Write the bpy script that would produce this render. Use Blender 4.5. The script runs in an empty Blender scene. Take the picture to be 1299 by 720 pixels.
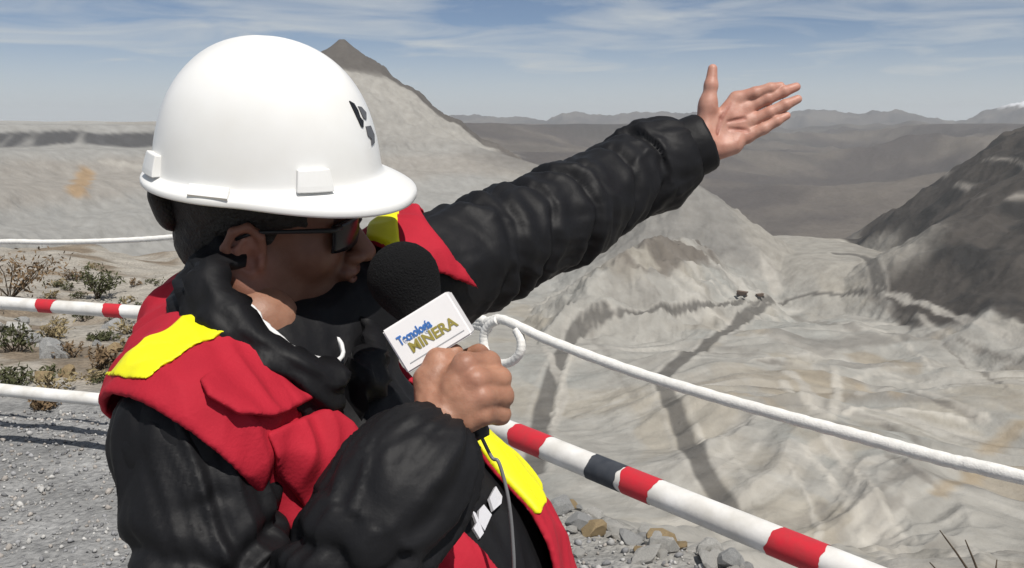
import bpy, bmesh, math, random
import numpy as np
from mathutils import Vector, Matrix

# ------------------------------------------------------------------ camera, sky, sun, exposure
scene = bpy.context.scene
CAM_H = 1.68
PITCH = math.radians(9.63)
FPX = 1150.0                       # focal length in photo pixels (photo is 1299 x 720)
cam_data = bpy.data.cameras.new('camera')
cam_data.sensor_width = 36.0
cam_data.lens = FPX / 1299.0 * 36.0
cam_data.clip_start = 0.05
cam_data.clip_end = 60000.0
cam = bpy.data.objects.new('camera', cam_data)
scene.collection.objects.link(cam)
cam.location = (0, 0, CAM_H)
cam.rotation_euler = (math.pi / 2 - PITCH, 0, 0)
scene.camera = cam

SUN_EL = math.radians(59)
SUN_AZ = math.radians(152)          # compass angle of the sun, clockwise from +Y: behind the camera, to its right
sun_dir = Vector((math.sin(SUN_AZ) * math.cos(SUN_EL), math.cos(SUN_AZ) * math.cos(SUN_EL), math.sin(SUN_EL)))

world = bpy.data.worlds.new('World')
scene.world = world
world.use_nodes = True
wn = world.node_tree
for n in list(wn.nodes):
    wn.nodes.remove(n)


def wnode(t, **kw):
    n = wn.nodes.new(t)
    for k, v in kw.items():
        setattr(n, k, v)
    return n


w_out = wnode('ShaderNodeOutputWorld')
w_bg = wnode('ShaderNodeBackground')
w_bg.inputs['Strength'].default_value = 0.060
sky = wnode('ShaderNodeTexSky', sky_type='NISHITA', sun_disc=False)
sky.sun_elevation = SUN_EL
sky.sun_rotation = SUN_AZ
sky.altitude = 4300
sky.air_density = 1.0
sky.dust_density = 0.15
sky.ozone_density = 2.5
# thin high cloud, laid out on a flat layer overhead so that it streaks towards the horizon everywhere
w_co = wnode('ShaderNodeTexCoord')
w_sep = wnode('ShaderNodeSeparateXYZ')
wn.links.new(w_co.outputs['Generated'], w_sep.inputs[0])


def wmath(op, a, b=None, clamp=False):
    n = wnode('ShaderNodeMath', operation=op, use_clamp=clamp)
    for i, v in enumerate((a, b)):
        if v is None:
            continue
        if isinstance(v, (int, float)):
            n.inputs[i].default_value = v
        else:
            wn.links.new(v, n.inputs[i])
    return n.outputs[0]


w_z = wmath('MAXIMUM', w_sep.outputs['Z'], 0.0)
w_den = wmath('ADD', w_z, 0.06)
w_cmb = wnode('ShaderNodeCombineXYZ')
wn.links.new(wmath('DIVIDE', w_sep.outputs['X'], w_den), w_cmb.inputs[0])
wn.links.new(wmath('MULTIPLY', wmath('DIVIDE', w_sep.outputs['Y'], w_den), 1.15), w_cmb.inputs[1])
w_n1 = wnode('ShaderNodeTexNoise')
w_n1.inputs['Scale'].default_value = 0.9
w_n1.inputs['Detail'].default_value = 7
w_n1.inputs['Roughness'].default_value = 0.55
w_n1.inputs['Distortion'].default_value = 0.7
wn.links.new(w_cmb.outputs[0], w_n1.inputs['Vector'])
w_rmp = wnode('ShaderNodeMapRange')
w_rmp.inputs['From Min'].default_value = 0.38
w_rmp.inputs['From Max'].default_value = 0.70
w_rmp.inputs['To Min'].default_value = 0.0
w_rmp.inputs['To Max'].default_value = 0.85
wn.links.new(w_n1.outputs['Fac'], w_rmp.inputs['Value'])
# hazy air brightens towards the horizon all the way round
w_hz = wnode('ShaderNodeMapRange', interpolation_type='SMOOTHSTEP')
w_hz.inputs['From Min'].default_value = 0.0
w_hz.inputs['From Max'].default_value = 0.12
w_hz.inputs['To Min'].default_value = 0.92
w_hz.inputs['To Max'].default_value = 0.0
wn.links.new(w_z, w_hz.inputs['Value'])
w_fac = wmath('MAXIMUM', w_rmp.outputs[0], w_hz.outputs[0], clamp=True)
w_mix = wnode('ShaderNodeMix', data_type='RGBA')
wn.links.new(w_fac, w_mix.inputs['Factor'])
wn.links.new(sky.outputs[0], w_mix.inputs['A'])
w_mix.inputs['B'].default_value = (8.3, 8.7, 8.8, 1)
wn.links.new(w_mix.outputs['Result'], w_bg.inputs['Color'])
wn.links.new(w_bg.outputs[0], w_out.inputs['Surface'])

sun_data = bpy.data.lights.new('sun', 'SUN')
sun_data.energy = 4.2
sun_data.angle = math.radians(0.53)
sun_data.color = (1.0, 0.955, 0.89)
sun_ob = bpy.data.objects.new('sun', sun_data)
scene.collection.objects.link(sun_ob)
sun_ob.rotation_euler = (-sun_dir).to_track_quat('-Z', 'Y').to_euler()

vs = scene.view_settings
vs.view_transform = 'Standard'
vs.look = 'None'
vs.exposure = 0.2
vs.gamma = 1.0
vs.use_curve_mapping = False
scene.render.engine = 'CYCLES'
cy = scene.cycles
cy.max_bounces = 6
cy.diffuse_bounces = 3
cy.glossy_bounces = 3
cy.transmission_bounces = 4
cy.transparent_max_bounces = 8
cy.volume_bounces = 1
cy.use_denoising = True
cy.sample_clamp_indirect = 6

# ------------------------------------------------------------------ helpers
COL = scene.collection
_cp, _sp = math.cos(PITCH), math.sin(PITCH)


def ray(px, py):
    """world direction of a photo pixel, scaled to 1 along the optical axis"""
    u = (px - 649.5) / FPX
    v = (360 - py) / FPX
    return Vector((u, _cp + v * _sp, -_sp + v * _cp))


def pt(px, py, d):
    return Vector((0, 0, CAM_H)) + ray(px, py) * d


def new_mesh(name, verts, faces, mat=None, parent=None, smooth=True):
    me = bpy.data.meshes.new(name)
    verts = np.asarray(verts, dtype=np.float32).reshape(-1, 3)
    if isinstance(faces, np.ndarray):
        n, k = faces.shape
        me.vertices.add(len(verts))
        me.vertices.foreach_set('co', verts.ravel())
        me.loops.add(n * k)
        me.loops.foreach_set('vertex_index', faces.astype(np.int32).ravel())
        me.polygons.add(n)
        me.polygons.foreach_set('loop_start', np.arange(0, n * k, k, dtype=np.int32))
        me.update(calc_edges=True)
        me.validate()
    else:
        me.from_pydata(verts.tolist(), [], faces)
        me.update()
    if smooth:
        me.polygons.foreach_set('use_smooth', np.ones(len(me.polygons), dtype=bool))
    ob = bpy.data.objects.new(name, me)
    COL.objects.link(ob)
    if mat is not None:
        me.materials.append(mat)
    if parent is not None:
        ob.parent = parent
    return ob


def bm_obj(name, bm, mat=None, parent=None, smooth=False):
    me = bpy.data.meshes.new(name)
    bm.normal_update()
    bm.to_mesh(me)
    bm.free()
    if smooth:
        me.polygons.foreach_set('use_smooth', np.ones(len(me.polygons), dtype=bool))
    ob = bpy.data.objects.new(name, me)
    COL.objects.link(ob)
    if mat is not None:
        me.materials.append(mat)
    if parent is not None:
        ob.parent = parent
    return ob


def empty(name, loc):
    o = bpy.data.objects.new(name, None)
    COL.objects.link(o)
    o.location = loc
    o.empty_display_size = 0.1
    return o


def adopt(child, parent):
    """parent without moving: every mesh here is built in world coordinates"""
    child.parent = parent
    child.matrix_parent_inverse = Matrix.Translation(-Vector(parent.location))


def tag(o, label=None, cat=None, group=None, kind=None):
    if label:
        o['label'] = label
    if cat:
        o['category'] = cat
    if group:
        o['group'] = group
    if kind:
        o['kind'] = kind
    return o


# ---- numpy noise
_rng = np.random.RandomState(7)
_PERM = _rng.permutation(512).astype(np.int32)
_PERM = np.concatenate([_PERM] * 3)
_GA = (_rng.rand(1024) * 2 * np.pi).astype(np.float32)
_GC, _GS = np.cos(_GA), np.sin(_GA)


def perlin2(x, y, seed=0):
    x = np.asarray(x, dtype=np.float32) + np.float32((seed * 17.31) % 512)
    y = np.asarray(y, dtype=np.float32) + np.float32((seed * 9.73) % 512)
    xi = np.floor(x).astype(np.int32)
    yi = np.floor(y).astype(np.int32)
    xf = x - xi
    yf = y - yi
    u = xf * xf * xf * (xf * (xf * 6 - 15) + 10)
    v = yf * yf * yf * (yf * (yf * 6 - 15) + 10)

    def g(ix, iy, dx, dy):
        h = _PERM[(_PERM[ix & 511] + (iy & 511)) & 511]
        return _GC[h] * dx + _GS[h] * dy
    a = g(xi, yi, xf, yf)
    b = g(xi + 1, yi, xf - 1, yf)
    c = g(xi, yi + 1, xf, yf - 1)
    d = g(xi + 1, yi + 1, xf - 1, yf - 1)
    return ((a * (1 - u) + b * u) * (1 - v) + (c * (1 - u) + d * u) * v) * 1.5


def fbm2(x, y, oct=5, seed=0, gain=0.5):
    s = np.zeros(np.shape(x))
    a = 1.0
    f = 1.0
    for i in range(oct):
        s += a * perlin2(x * f, y * f, seed + i * 3)
        a *= gain
        f *= 2.03
    return s


def ridge2(x, y, oct=4, seed=0):
    s = np.zeros(np.shape(x))
    a = 1.0
    f = 1.0
    for i in range(oct):
        s += a * (1 - 2 * np.abs(perlin2(x * f, y * f, seed + i * 5)))
        a *= 0.5
        f *= 2.07
    return s


def sstep(a, b, x):
    t = np.clip((x - a) / (b - a), 0, 1)
    return t * t * (3 - 2 * t)


# ---- materials
def make_mat(name, color, rough=0.8, spec=0.3, var=None, var_scale=20, bump=None, bump_scale=60, bump_dist=0.002,
             metallic=0.0, attr=None, sheen=0.0, detail=4, var_detail=3, sss=0.0, wrinkle=None):
    m = bpy.data.materials.new(name)
    m.use_nodes = True
    nt = m.node_tree
    p = nt.nodes['Principled BSDF']
    p.inputs['Roughness'].default_value = rough
    p.inputs['Specular IOR Level'].default_value = spec
    p.inputs['Metallic'].default_value = metallic
    if sheen:
        p.inputs['Sheen Weight'].default_value = sheen
    if sss:
        p.inputs['Subsurface Weight'].default_value = sss
        p.inputs['Subsurface Radius'].default_value = (1.0, 0.35, 0.2)
        p.inputs['Subsurface Scale'].default_value = 0.004
    co = nt.nodes.new('ShaderNodeTexCoord')
    src = None
    if attr:
        a = nt.nodes.new('ShaderNodeAttribute')
        a.attribute_name = attr
        src = a.outputs['Color']
    if var is not None:
        n = nt.nodes.new('ShaderNodeTexNoise')
        n.inputs['Scale'].default_value = var_scale
        n.inputs['Detail'].default_value = var_detail
        nt.links.new(co.outputs['Object'], n.inputs['Vector'])
        mr = nt.nodes.new('ShaderNodeMapRange')
        mr.inputs['From Min'].default_value = 0.3
        mr.inputs['From Max'].default_value = 0.7
        nt.links.new(n.outputs['Fac'], mr.inputs['Value'])
        mx = nt.nodes.new('ShaderNodeMix')
        mx.data_type = 'RGBA'
        nt.links.new(mr.outputs[0], mx.inputs['Factor'])
        if src is not None:
            mx.blend_type = 'MULTIPLY'
            mx.inputs['B'].default_value = (*var, 1)
            nt.links.new(src, mx.inputs['A'])
        else:
            mx.inputs['A'].default_value = (*color, 1)
            mx.inputs['B'].default_value = (*var, 1)
        src = mx.outputs['Result']
    if src is not None:
        nt.links.new(src, p.inputs['Base Color'])
    else:
        p.inputs['Base Color'].default_value = (*color, 1)
    if bump:
        n = nt.nodes.new('ShaderNodeTexNoise')
        n.inputs['Scale'].default_value = bump_scale
        n.inputs['Detail'].default_value = detail
        nt.links.new(co.outputs['Object'], n.inputs['Vector'])
        b = nt.nodes.new('ShaderNodeBump')
        b.inputs['Strength'].default_value = bump
        b.inputs['Distance'].default_value = bump_dist
        nt.links.new(n.outputs['Fac'], b.inputs['Height'])
        last = b
        if wrinkle:                     # sharp little creases of crumpled cloth: (scale, distance)
            w_ = nt.nodes.new('ShaderNodeTexNoise')
            w_.noise_type = 'RIDGED_MULTIFRACTAL'
            w_.inputs['Scale'].default_value = wrinkle[0]
            w_.inputs['Detail'].default_value = 2.5
            w_.inputs['Distortion'].default_value = 0.9
            nt.links.new(co.outputs['Object'], w_.inputs['Vector'])
            b2 = nt.nodes.new('ShaderNodeBump')
            b2.inputs['Strength'].default_value = 0.6
            b2.inputs['Distance'].default_value = wrinkle[1]
            nt.links.new(w_.outputs['Fac'], b2.inputs['Height'])
            nt.links.new(b.outputs[0], b2.inputs['Normal'])
            last = b2
        nt.links.new(last.outputs[0], p.inputs['Normal'])
    return m


def set_vcol(ob, name, cols):
    me = ob.data
    at = me.color_attributes.new(name, 'FLOAT_COLOR', 'POINT')
    c4 = np.ones((len(cols), 4), dtype=np.float32)
    c4[:, :3] = cols
    at.data.foreach_set('color', c4.ravel())


def poly_sd(x, y, P):
    d2 = np.full(np.shape(x), 1e18)
    inside = np.zeros(np.shape(x), dtype=bool)
    n = len(P)
    for i in range(n):
        ax, ay = P[i]
        bx, by = P[(i + 1) % n]
        ex, ey = bx - ax, by - ay
        wx, wy = x - ax, y - ay
        t = np.clip((wx * ex + wy * ey) / (ex * ex + ey * ey), 0, 1)
        d2 = np.minimum(d2, (wx - ex * t) ** 2 + (wy - ey * t) ** 2)
        c = ((ay <= y) & (by > y)) | ((by <= y) & (ay > y))
        xin = ax + (y - ay) / (by - ay + 1e-12) * ex
        inside ^= c & (x < xin)
    d = np.sqrt(d2)
    return np.where(inside, -d, d)


def line_dist(x, y, P):
    d2 = np.full(np.shape(x), 1e12)
    for (a, b) in zip(P[:-1], P[1:]):
        e = b - a
        L = e @ e + 1e-9
        t = np.clip(((x - a[0]) * e[0] + (y - a[1]) * e[1]) / L, 0, 1)
        d2 = np.minimum(d2, (x - a[0] - e[0] * t) ** 2 + (y - a[1] - e[1] * t) ** 2)
    return np.sqrt(d2)


# ------------------------------------------------------------------ terrain: the rim we stand on, the open pit, the hills
# plan polygon of the flat rim; inside is the platform, outside the ground falls into the pit
RIM = np.array([(-60, -60), (60, -60), (26, -22), (9.0, -6.0), (4.2, -0.6), (2.45, 1.7), (1.35, 2.9), (0.55, 3.5), (-0.6, 4.4), (-1.4, 5.6),
                (-2.6, 9.0), (-5.0, 16.0), (-8.5, 24.0), (-16, 28), (-34, 30), (-60, 24)], dtype=float)


def rim_height(x, y):
    sd = poly_sd(x, y, RIM)
    sd = sd + 0.18 * fbm2(x * 0.9, y * 0.9, 3, 4)
    # the shoulder on the left, beyond the fence, falls gently away
    beyond = np.clip((y + 0.25 * x) - 4.6, 0, 60)
    z = -0.085 * beyond * sstep(0, 3, beyond) - 0.0006 * beyond ** 2
    z = z + 0.20 * fbm2(x * 0.40, y * 0.40, 5, 11) * sstep(0.5, 4, beyond)
    z = z + 0.016 * fbm2(x * 1.7, y * 1.7, 4, 21)
    drop = np.maximum(sd, 0)
    z = z - drop * 0.62 - 0.10 * np.minimum(drop, 1.0) ** 2
    return z, sd


PIT_C = (150.0, 560.0)
FAR_SKY = np.array([(-700, 150), (0, 150), (300, 147), (520, 146), (560, 146), (600, 148), (650, 150), (690, 152), (712, 143), (770, 147), (830, 145),
                    (880, 146), (960, 150), (1000, 143), (1030, 141), (1075, 146), (1120, 143), (1160, 152), (1195, 158), (1230, 146),
                    (1262, 138), (1290, 133), (1330, 136), (1400, 142), (2000, 150)], dtype=float)


def az_of(px):
    return np.degrees(np.arctan2((np.asarray(px) - 649.5) / FPX, _cp))


def elev_of(py):      # angle above the horizontal, on the centre column
    return np.arctan((360 - np.asarray(py)) / FPX) - PITCH


FAR_AZ = az_of(FAR_SKY[:, 0])
FAR_EL = elev_of(FAR_SKY[:, 1])


def polar(az, r):
    a = math.radians(az)
    return r * math.sin(a), r * math.cos(a)


def terrain_height(x, y):
    r = np.hypot(x, y) + 1e-6
    az = np.degrees(np.arctan2(x, y))
    # ---- valley beyond the pit, opening towards az 17
    a = math.radians(17.5)
    t = x * math.cos(a) - y * math.sin(a)
    s = x * math.sin(a) + y * math.cos(a)
    wob = 260 * perlin2(s / 1300, s * 0 + 3.3, 2)
    tt = np.abs(t + wob)
    valley = -178 + np.clip(s - 1300, 0, 1e5) * 0.010 + 0.13 * tt * sstep(0, 500, tt) * np.clip(1.15 - r / 9000, 0.15, 1)
    hills = ridge2(x / 1500, y / 1500, 5, 31)
    valley = valley + hills * (18 + 62 * sstep(1500, 3500, r)) * sstep(900, 1800, r)
    valley = np.minimum(valley, -8 + 0.004 * r + 12 * hills)
    # ---- far ridges
    el = np.interp(az, FAR_AZ, FAR_EL)
    crest = 9600 * np.tan(el) + 30 * fbm2(x / 420, y / 420, 4, 41) + 20 * ridge2(x / 260, y / 260, 3, 43)
    far = crest - np.abs(r - 9600) * 0.11 * (1 + 0.5 * ridge2(x / 900, y / 900, 3, 44))
    near_el = elev_of(158 + 9 * perlin2(az / 4.5, az * 0 + 1.7, 3) + 5 * perlin2(az / 1.4, az * 0, 9))
    far2 = 6300 * np.tan(near_el) - np.abs(r - 6300) * 0.10 * (1 + 0.5 * ridge2(x / 700, y / 700, 3, 48))
    z = np.maximum(valley, np.maximum(far, far2))
    # ---- the pit bowl
    dx, dy = x - PIT_C[0], y - PIT_C[1]
    rho = np.hypot(dx, dy) * (1 + 0.06 * perlin2(x / 260, y / 260, 51))
    phi = np.degrees(np.arctan2(dx, dy))
    ph = np.array([-180, -160, -140, -100, -70, -52, -40, -30, -20, -8, 2, 14, 30, 45, 60, 80, 110, 140, 180])
    r_floor = np.interp(phi, ph, [285, 280, 285, 300, 300, 300, 300, 310, 330, 350, 380, 420, 420, 380, 320, 300, 290, 285, 285])
    r_rim = np.interp(phi, ph, [568, 564, 585, 640, 760, 800, 800, 800, 790, 700, 560, 560, 560, 560, 620, 640, 640, 620, 568])
    z_rim = np.interp(phi, ph, [-4, -5, 0, 6, 8, 8, 8, 6, -4, -50, -118, -128, -128, -120, -60, 0, 20, 10, -4])
    floor = -150 - 0.020 * (y - 560) + 7 * fbm2(x / 150, y / 150, 4, 61)
    # pushed-up spoil: swirling ridges
    wx = x + 85 * perlin2(x / 150, y / 150, 66)
    wy = y + 85 * perlin2(x / 150, y / 150, 69)
    floor = floor + 5.0 * ridge2(wx / 150, wy / 60, 3, 71) * sstep(0, 160, x + 30)
    floor = floor + 0.6 * ridge2(wx / 60, wy / 26, 3, 73) * sstep(-60, 60, x)
    k = np.clip((rho - r_floor) / (r_rim - r_floor), 0, 1)
    nb = 6.0
    kk = k + 0.02 * fbm2(x / 90, y / 90, 3, 81)
    fr = kk * nb - np.floor(kk * nb)
    st = (np.floor(kk * nb) + sstep(0.30, 1.0, fr)) / nb
    bench = np.interp(phi, ph, [0.1, 0.1, 0.1, 0.5, .75, .75, .75, .7, .45, 0.2, 0, 0, 0, 0, .3, .5, .5, .1, .1])
    k2 = k * (1 - bench) + np.clip(st, 0, 1) * bench
    wall = floor + (z_rim - floor) * k2
    wall = wall + 4 * ridge2(wx / 70, wy / 70, 3, 85) * np.sin(np.pi * k) * (1 - 0.6 * bench)
    wout = sstep(0.0, 1.0, (rho - r_rim) / 260.0)
    plateau = 12 + 2.2 * fbm2(x / 130, y / 130, 4, 91) + 0.004 * np.clip(rho - 800, 0, 3000)
    side = sstep(-2, -22, phi)
    outside = z * (1 - side) + np.where(phi < 0, plateau, z) * side
    z = np.where(rho < r_rim, wall, wall * (1 - wout) + np.maximum(outside, z * (1 - side) - 999 * side) * wout)
    # ---- the peak behind the hard hat
    cx, cyy = polar(-10.3, 1500)
    d = np.hypot((x - cx) * (1 + 0.08 * perlin2(x / 120, y / 120, 95)), (y - cyy) * 0.75)
    pk = 147 - 0.86 * d + 0.00042 * d * d + 7 * ridge2(x / 75, y / 75, 4, 97) * sstep(5, 60, d)
    pk = np.minimum(pk, 143 + 0.05 * (x - cx))
    z = np.maximum(z, np.where(d < 900, pk, -999))
    # ---- dark hill on the right
    hx, hy = polar(37.5, 1350)
    a = math.radians(37.5)
    u = (x - hx) * math.sin(a) + (y - hy) * math.cos(a)
    v = (x - hx) * math.cos(a) - (y - hy) * math.sin(a)
    u = u + 40 * perlin2(x / 200, y / 200, 101)
    v = v + 30 * perlin2(x / 150, y / 150, 103)
    q = (v / 352) ** 2 + np.where(u < 0, u / 660, u / 900) ** 2
    he = 84 - 214 * q ** 0.72 + 9 * ridge2(x / 130, y / 130, 4, 105)
    z = np.maximum(z, np.where(q < 4, he, -999))
    # ---- grey spoil cone and the broken spur below it
    sx, sy = polar(11.0, 980)
    d = np.hypot(x - sx, y - sy)
    sc = -48 - 0.80 * d + 0.0008 * d * d + 4 * ridge2(x / 45, y / 45, 4, 111) * sstep(3, 40, d)
    z = np.maximum(z, np.where(d < 320, sc, -999))
    sx, sy = polar(9.6, 800)
    a = math.radians(36)
    u = (x - sx) * math.sin(a) + (y - sy) * math.cos(a)
    v = (x - sx) * math.cos(a) - (y - sy) * math.sin(a)
    sp = -96 - 0.62 * np.abs(v) - 0.0052 * u * u * np.where(u > 0, .5, .3) + 6 * ridge2(x / 38, y / 38, 4, 117)
    z = np.maximum(z, np.where(np.hypot(u, v) < 260, sp, -999))
    # ---- flat pale dump at the valley mouth
    gx, gy = polar(18.6, 1010)
    q = np.hypot((x - gx) / 95, (y - gy) / 190)
    gm = -121 - 22 * np.clip(q - 0.55, 0, 9) ** 1.4 * 3 + 1.6 * fbm2(x / 40, y / 40, 3, 121)
    z = np.maximum(z, np.where(q < 2, gm, -999))
    return z


def full_height(x, y):
    zr, sd = rim_height(x, y)
    zt = terrain_height(x, y)
    r = np.hypot(x, y)
    near = 1 - sstep(60, 190, np.maximum(sd, 0))
    # rim slope near the camera, pit terrain further out
    zt2 = np.where(sd > 0, np.minimum(zt, np.maximum(zr, -400)) * near + zt * (1 - near), zr)
    # behind the camera the ground is a flat bench
    back = sstep(0, -1, y / 60.0)
    return np.where((y < 0) & (sd > 0), zr * 0 + np.maximum(zr, -60 - 0.02 * r) * back + zt2 * (1 - back), zt2)


def unproject(px, py, rmin=150, rmax=6000, n=900):
    """where the line of sight of a photo pixel meets the ground"""
    d = ray(px, py)
    ts = np.geomspace(rmin, rmax, n)
    xs, ys, zs = d.x * ts, d.y * ts, CAM_H + d.z * ts
    h = full_height(xs, ys)
    hit = np.nonzero(zs < h)[0]
    i = hit[0] if len(hit) else n - 1
    return xs[i], ys[i], h[i]


def road_xy(pts, rmin=150, n_per=8):
    out = []
    for (a, b) in zip(pts[:-1], pts[1:]):
        for i in range(n_per):
            f = i / n_per
            p = unproject(a[0] + (b[0] - a[0]) * f, a[1] + (b[1] - a[1]) * f, rmin)
            out.append(p[:2])
    out.append(unproject(*pts[-1], rmin)[:2])
    o = np.array(out)
    # drop hits that leapt onto another slope
    keep = [o[0]]
    for q in o[1:]:
        if np.hypot(*(q - keep[-1])) < 160:
            keep.append(q)
    keep = np.array(keep)
    for _ in range(6):                # graded roads have no zigzags
        if len(keep) > 3:
            keep[1:-1] = 0.5 * keep[1:-1] + 0.25 * (keep[:-2] + keep[2:])
    return keep


DARK_ROADS = [([(768, 400), (745, 406), (722, 430), (706, 462), (692, 505), (684, 545), (676, 600)], 5.0),
              ([(978, 380), (940, 408), (890, 440), (848, 468), (838, 482), (852, 512), (872, 560), (900, 612), (926, 645), (960, 690)], 4.6),
              ([(745, 403), (800, 398), (870, 390), (940, 385), (985, 379), (1050, 373), (1120, 370)], 2.4),
              ([(1115, 372), (1110, 340), (1102, 325), (1060, 322)], 4.5),
              ]
PALE_ROADS = [([(1120, 372), (1150, 380), (1190, 394), (1240, 412), (1300, 433), (1340, 446)], 4.0),
              ([(972, 330), (978, 352), (985, 372)], 8),
              ([(1000, 470), (1030, 500), (1045, 540), (1075, 590), (1110, 650), (1150, 720)], 4.5),
              ([(1090, 500), (1150, 492), (1200, 505), (1250, 535)], 3.0),
              ([(130, 207), (200, 215), (330, 238), (420, 262)], 4.0),
              ([(690, 440), (720, 500), (700, 545)], 2.6)]

AZ = np.concatenate([np.linspace(-180, -48, 70)[:-1], np.linspace(-48, -33, 60)[:-1], np.linspace(-33, 33, 760)[:-1], np.linspace(33, 48, 60)[:-1],
                     np.linspace(48, 180, 70)[:-1]])
RR = np.concatenate([np.geomspace(0.6, 60, 90)[:-1], np.geomspace(60, 280, 90)[:-1], np.geomspace(280, 1700, 400)[:-1], np.geomspace(1700, 13500, 190)])
A, R_ = np.meshgrid(np.radians(AZ), RR)
TX, TY = R_ * np.sin(A), R_ * np.cos(A)
TZ = full_height(TX, TY)
zr_, sd_ = rim_height(TX, TY)
TZ = np.where(sd_ < 1.2, zr_ - 0.35, TZ)        # passes under the gravel sheet of the rim
TZ = np.where((sd_ >= 1.2) & (sd_ < 12), TZ - 0.3, TZ)

road_dark = np.zeros_like(TX)
road_pale = np.zeros_like(TX)
for P, wd in DARK_ROADS:
    P = road_xy(P)
    dd = line_dist(TX, TY, P) + 0.5 * perlin2(TX / 22, TY / 22, 131)
    m = 1 - sstep(wd * 0.75, wd * 1.25, dd)
    road_dark = np.maximum(road_dark, m)
    berm = np.exp(-((dd - wd * 1.5) / (wd * 0.35)) ** 2)
    TZ = TZ - 0.4 * m + 0.35 * berm
    road_pale = np.maximum(road_pale, 0.55 * berm)
for P, wd in PALE_ROADS:
    P = road_xy(P)
    dd = line_dist(TX, TY, P) + 2.0 * perlin2(TX / 18, TY / 18, 133)
    m = 1 - sstep(wd * 0.6, wd * 1.3, dd)
    road_pale = np.maximum(road_pale, m)
    TZ = TZ + 0.3 * m

# ---- ground colour: what the earth itself is made of
nA, nR = len(AZ), len(RR)
rr = np.hypot(TX, TY)
azd = np.degrees(A)


def lerp(c, d, m):
    return c * (1 - m[..., None]) + np.asarray(d) * m[..., None]


c = np.zeros(TX.shape + (3,)) + np.array((0.385, 0.37, 0.33))       # blasted grey rock
f1 = fbm2(TX / 120, TY / 120, 5, 141)
c = lerp(c, (0.35, 0.35, 0.32), sstep(0.0, 0.6, f1))
f2 = fbm2(TX / 85 + 0.6 * f1, TY / 150, 5, 147)
c = lerp(c, (0.41, 0.365, 0.285), 0.7 * sstep(0.12, 0.6, f2))
wx = TX + 85 * perlin2(TX / 150, TY / 150, 66)
wy = TY + 85 * perlin2(TX / 150, TY / 150, 69)
st = fbm2(wx / 110, wy / 22, 4, 151)
c = lerp(c, (0.50, 0.475, 0.42), 0.75 * sstep(0.1, 0.55, st) * sstep(0, 120, TX + 40))
st2 = fbm2(wx / 95 + 7, wy / 26, 4, 157)
c = lerp(c, (0.25, 0.23, 0.20), 0.6 * sstep(0.2, 0.6, st2) * sstep(0, 160, TX))
# rust-brown patches on the pit floor
st3 = fbm2(TX / 70, TY / 70, 4, 159)
c = lerp(c, (0.35, 0.28, 0.18), 0.6 * sstep(0.3, 0.62, st3) * sstep(60, 200, TX) * (1 - sstep(640, 760, rr)))
# the left wall: grey benches with stained bands
dxp, dyp = TX - PIT_C[0], TY - PIT_C[1]
phi_ = np.degrees(np.arctan2(dxp, dyp))
rho_ = np.hypot(dxp, dyp)
left = sstep(-2, -18, phi_) * sstep(-120, -100, phi_) * sstep(280, 420, rho_)
c = lerp(c, (0.345, 0.34, 0.32), 0.85 * left)
zb = TZ + 5 * fbm2(TX / 120, TY / 120, 3, 163)
c = lerp(c, (0.35, 0.31, 0.26), 0.6 * left * sstep(-62, -50, zb) * (1 - sstep(-32, -22, zb)))
dark_n = fbm2(TX / 55, TY / 200, 4, 167)
c = lerp(c, (0.085, 0.085, 0.09), 0.95 * left * sstep(-19, -16, zb) * (1 - sstep(-4, 0, zb)) * sstep(-0.35, 0.05, dark_n + 0.3))
c = lerp(c, (0.36, 0.355, 0.335), 0.8 * left * sstep(0, 4, zb))
# far country: dark brown grassland and rock
farm = np.maximum(sstep(1150, 1350, rr) * sstep(-3.5, 0.5, azd + 2 * f1), sstep(1800, 2300, rr))
veg = fbm2(TX / 420, TY / 420, 5, 171)
cf = lerp(np.zeros_like(c) + np.array((0.085, 0.076, 0.072)), (0.135, 0.12, 0.105), sstep(-0.3, 0.5, veg))
cf = lerp(cf, (0.065, 0.062, 0.06), 0.6 * sstep(0.1, 0.6, fbm2(TX / 800, TY / 800, 4, 175)))
m = farm[..., None]
c = c * (1 - m) + cf * m
# peak: brown native rock above, pale quarried face in front
cx, cyy = polar(-10.3, 1500)
dpk = np.hypot(TX - cx, (TY - cyy) * 0.75)
isp = (dpk < 330) & (TZ > -40)
rock = sstep(0, 14, (TX - cx) * 0.35 + 0.9 * (TY - cyy) + TZ * 0.55 - 20 + 22 * f1)
rock = np.maximum(rock, sstep(78, 96, TZ + 12 * f1))
cp = lerp(np.zeros_like(c) + np.array((0.335, 0.32, 0.29)), (0.10, 0.09, 0.08), rock)
m = (isp * sstep(-40, -10, TZ))[..., None]
c = c * (1 - m) + cp * m
# right hill: dark volcanic rock with pale ledges
hx, hy = polar(37.5, 1350)
q = ((TX - hx) * math.cos(math.radians(37.5)) - (TY - hy) * math.sin(math.radians(37.5))) / 352
u = ((TX - hx) * math.sin(math.radians(37.5)) + (TY - hy) * math.cos(math.radians(37.5)))
q = q ** 2 + np.where(u < 0, u / 660, u / 900) ** 2
fr = fbm2(TX / 60, TY / 60, 5, 181)
m = (1 - sstep(1.06, 1.11, q + 0.08 * f1 + 0.06 * fr)) * (azd > 15)
ch = lerp(np.zeros_like(c) + np.array((0.080, 0.069, 0.060)), (0.045, 0.042, 0.040), sstep(0, 0.5, fr))
ledge = np.exp(-((TZ + 52 + 14 * perlin2(TX / 160, TY / 160, 183)) / 3.2) ** 2) * sstep(-0.15, 0.25, fr + 0.1)
ledge = np.maximum(ledge, 0.8 * np.exp(-((TZ + 28 + 12 * perlin2(TX / 120, TY / 120, 187)) / 1.8) ** 2) * sstep(0.0, 0.3, fr))
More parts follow.
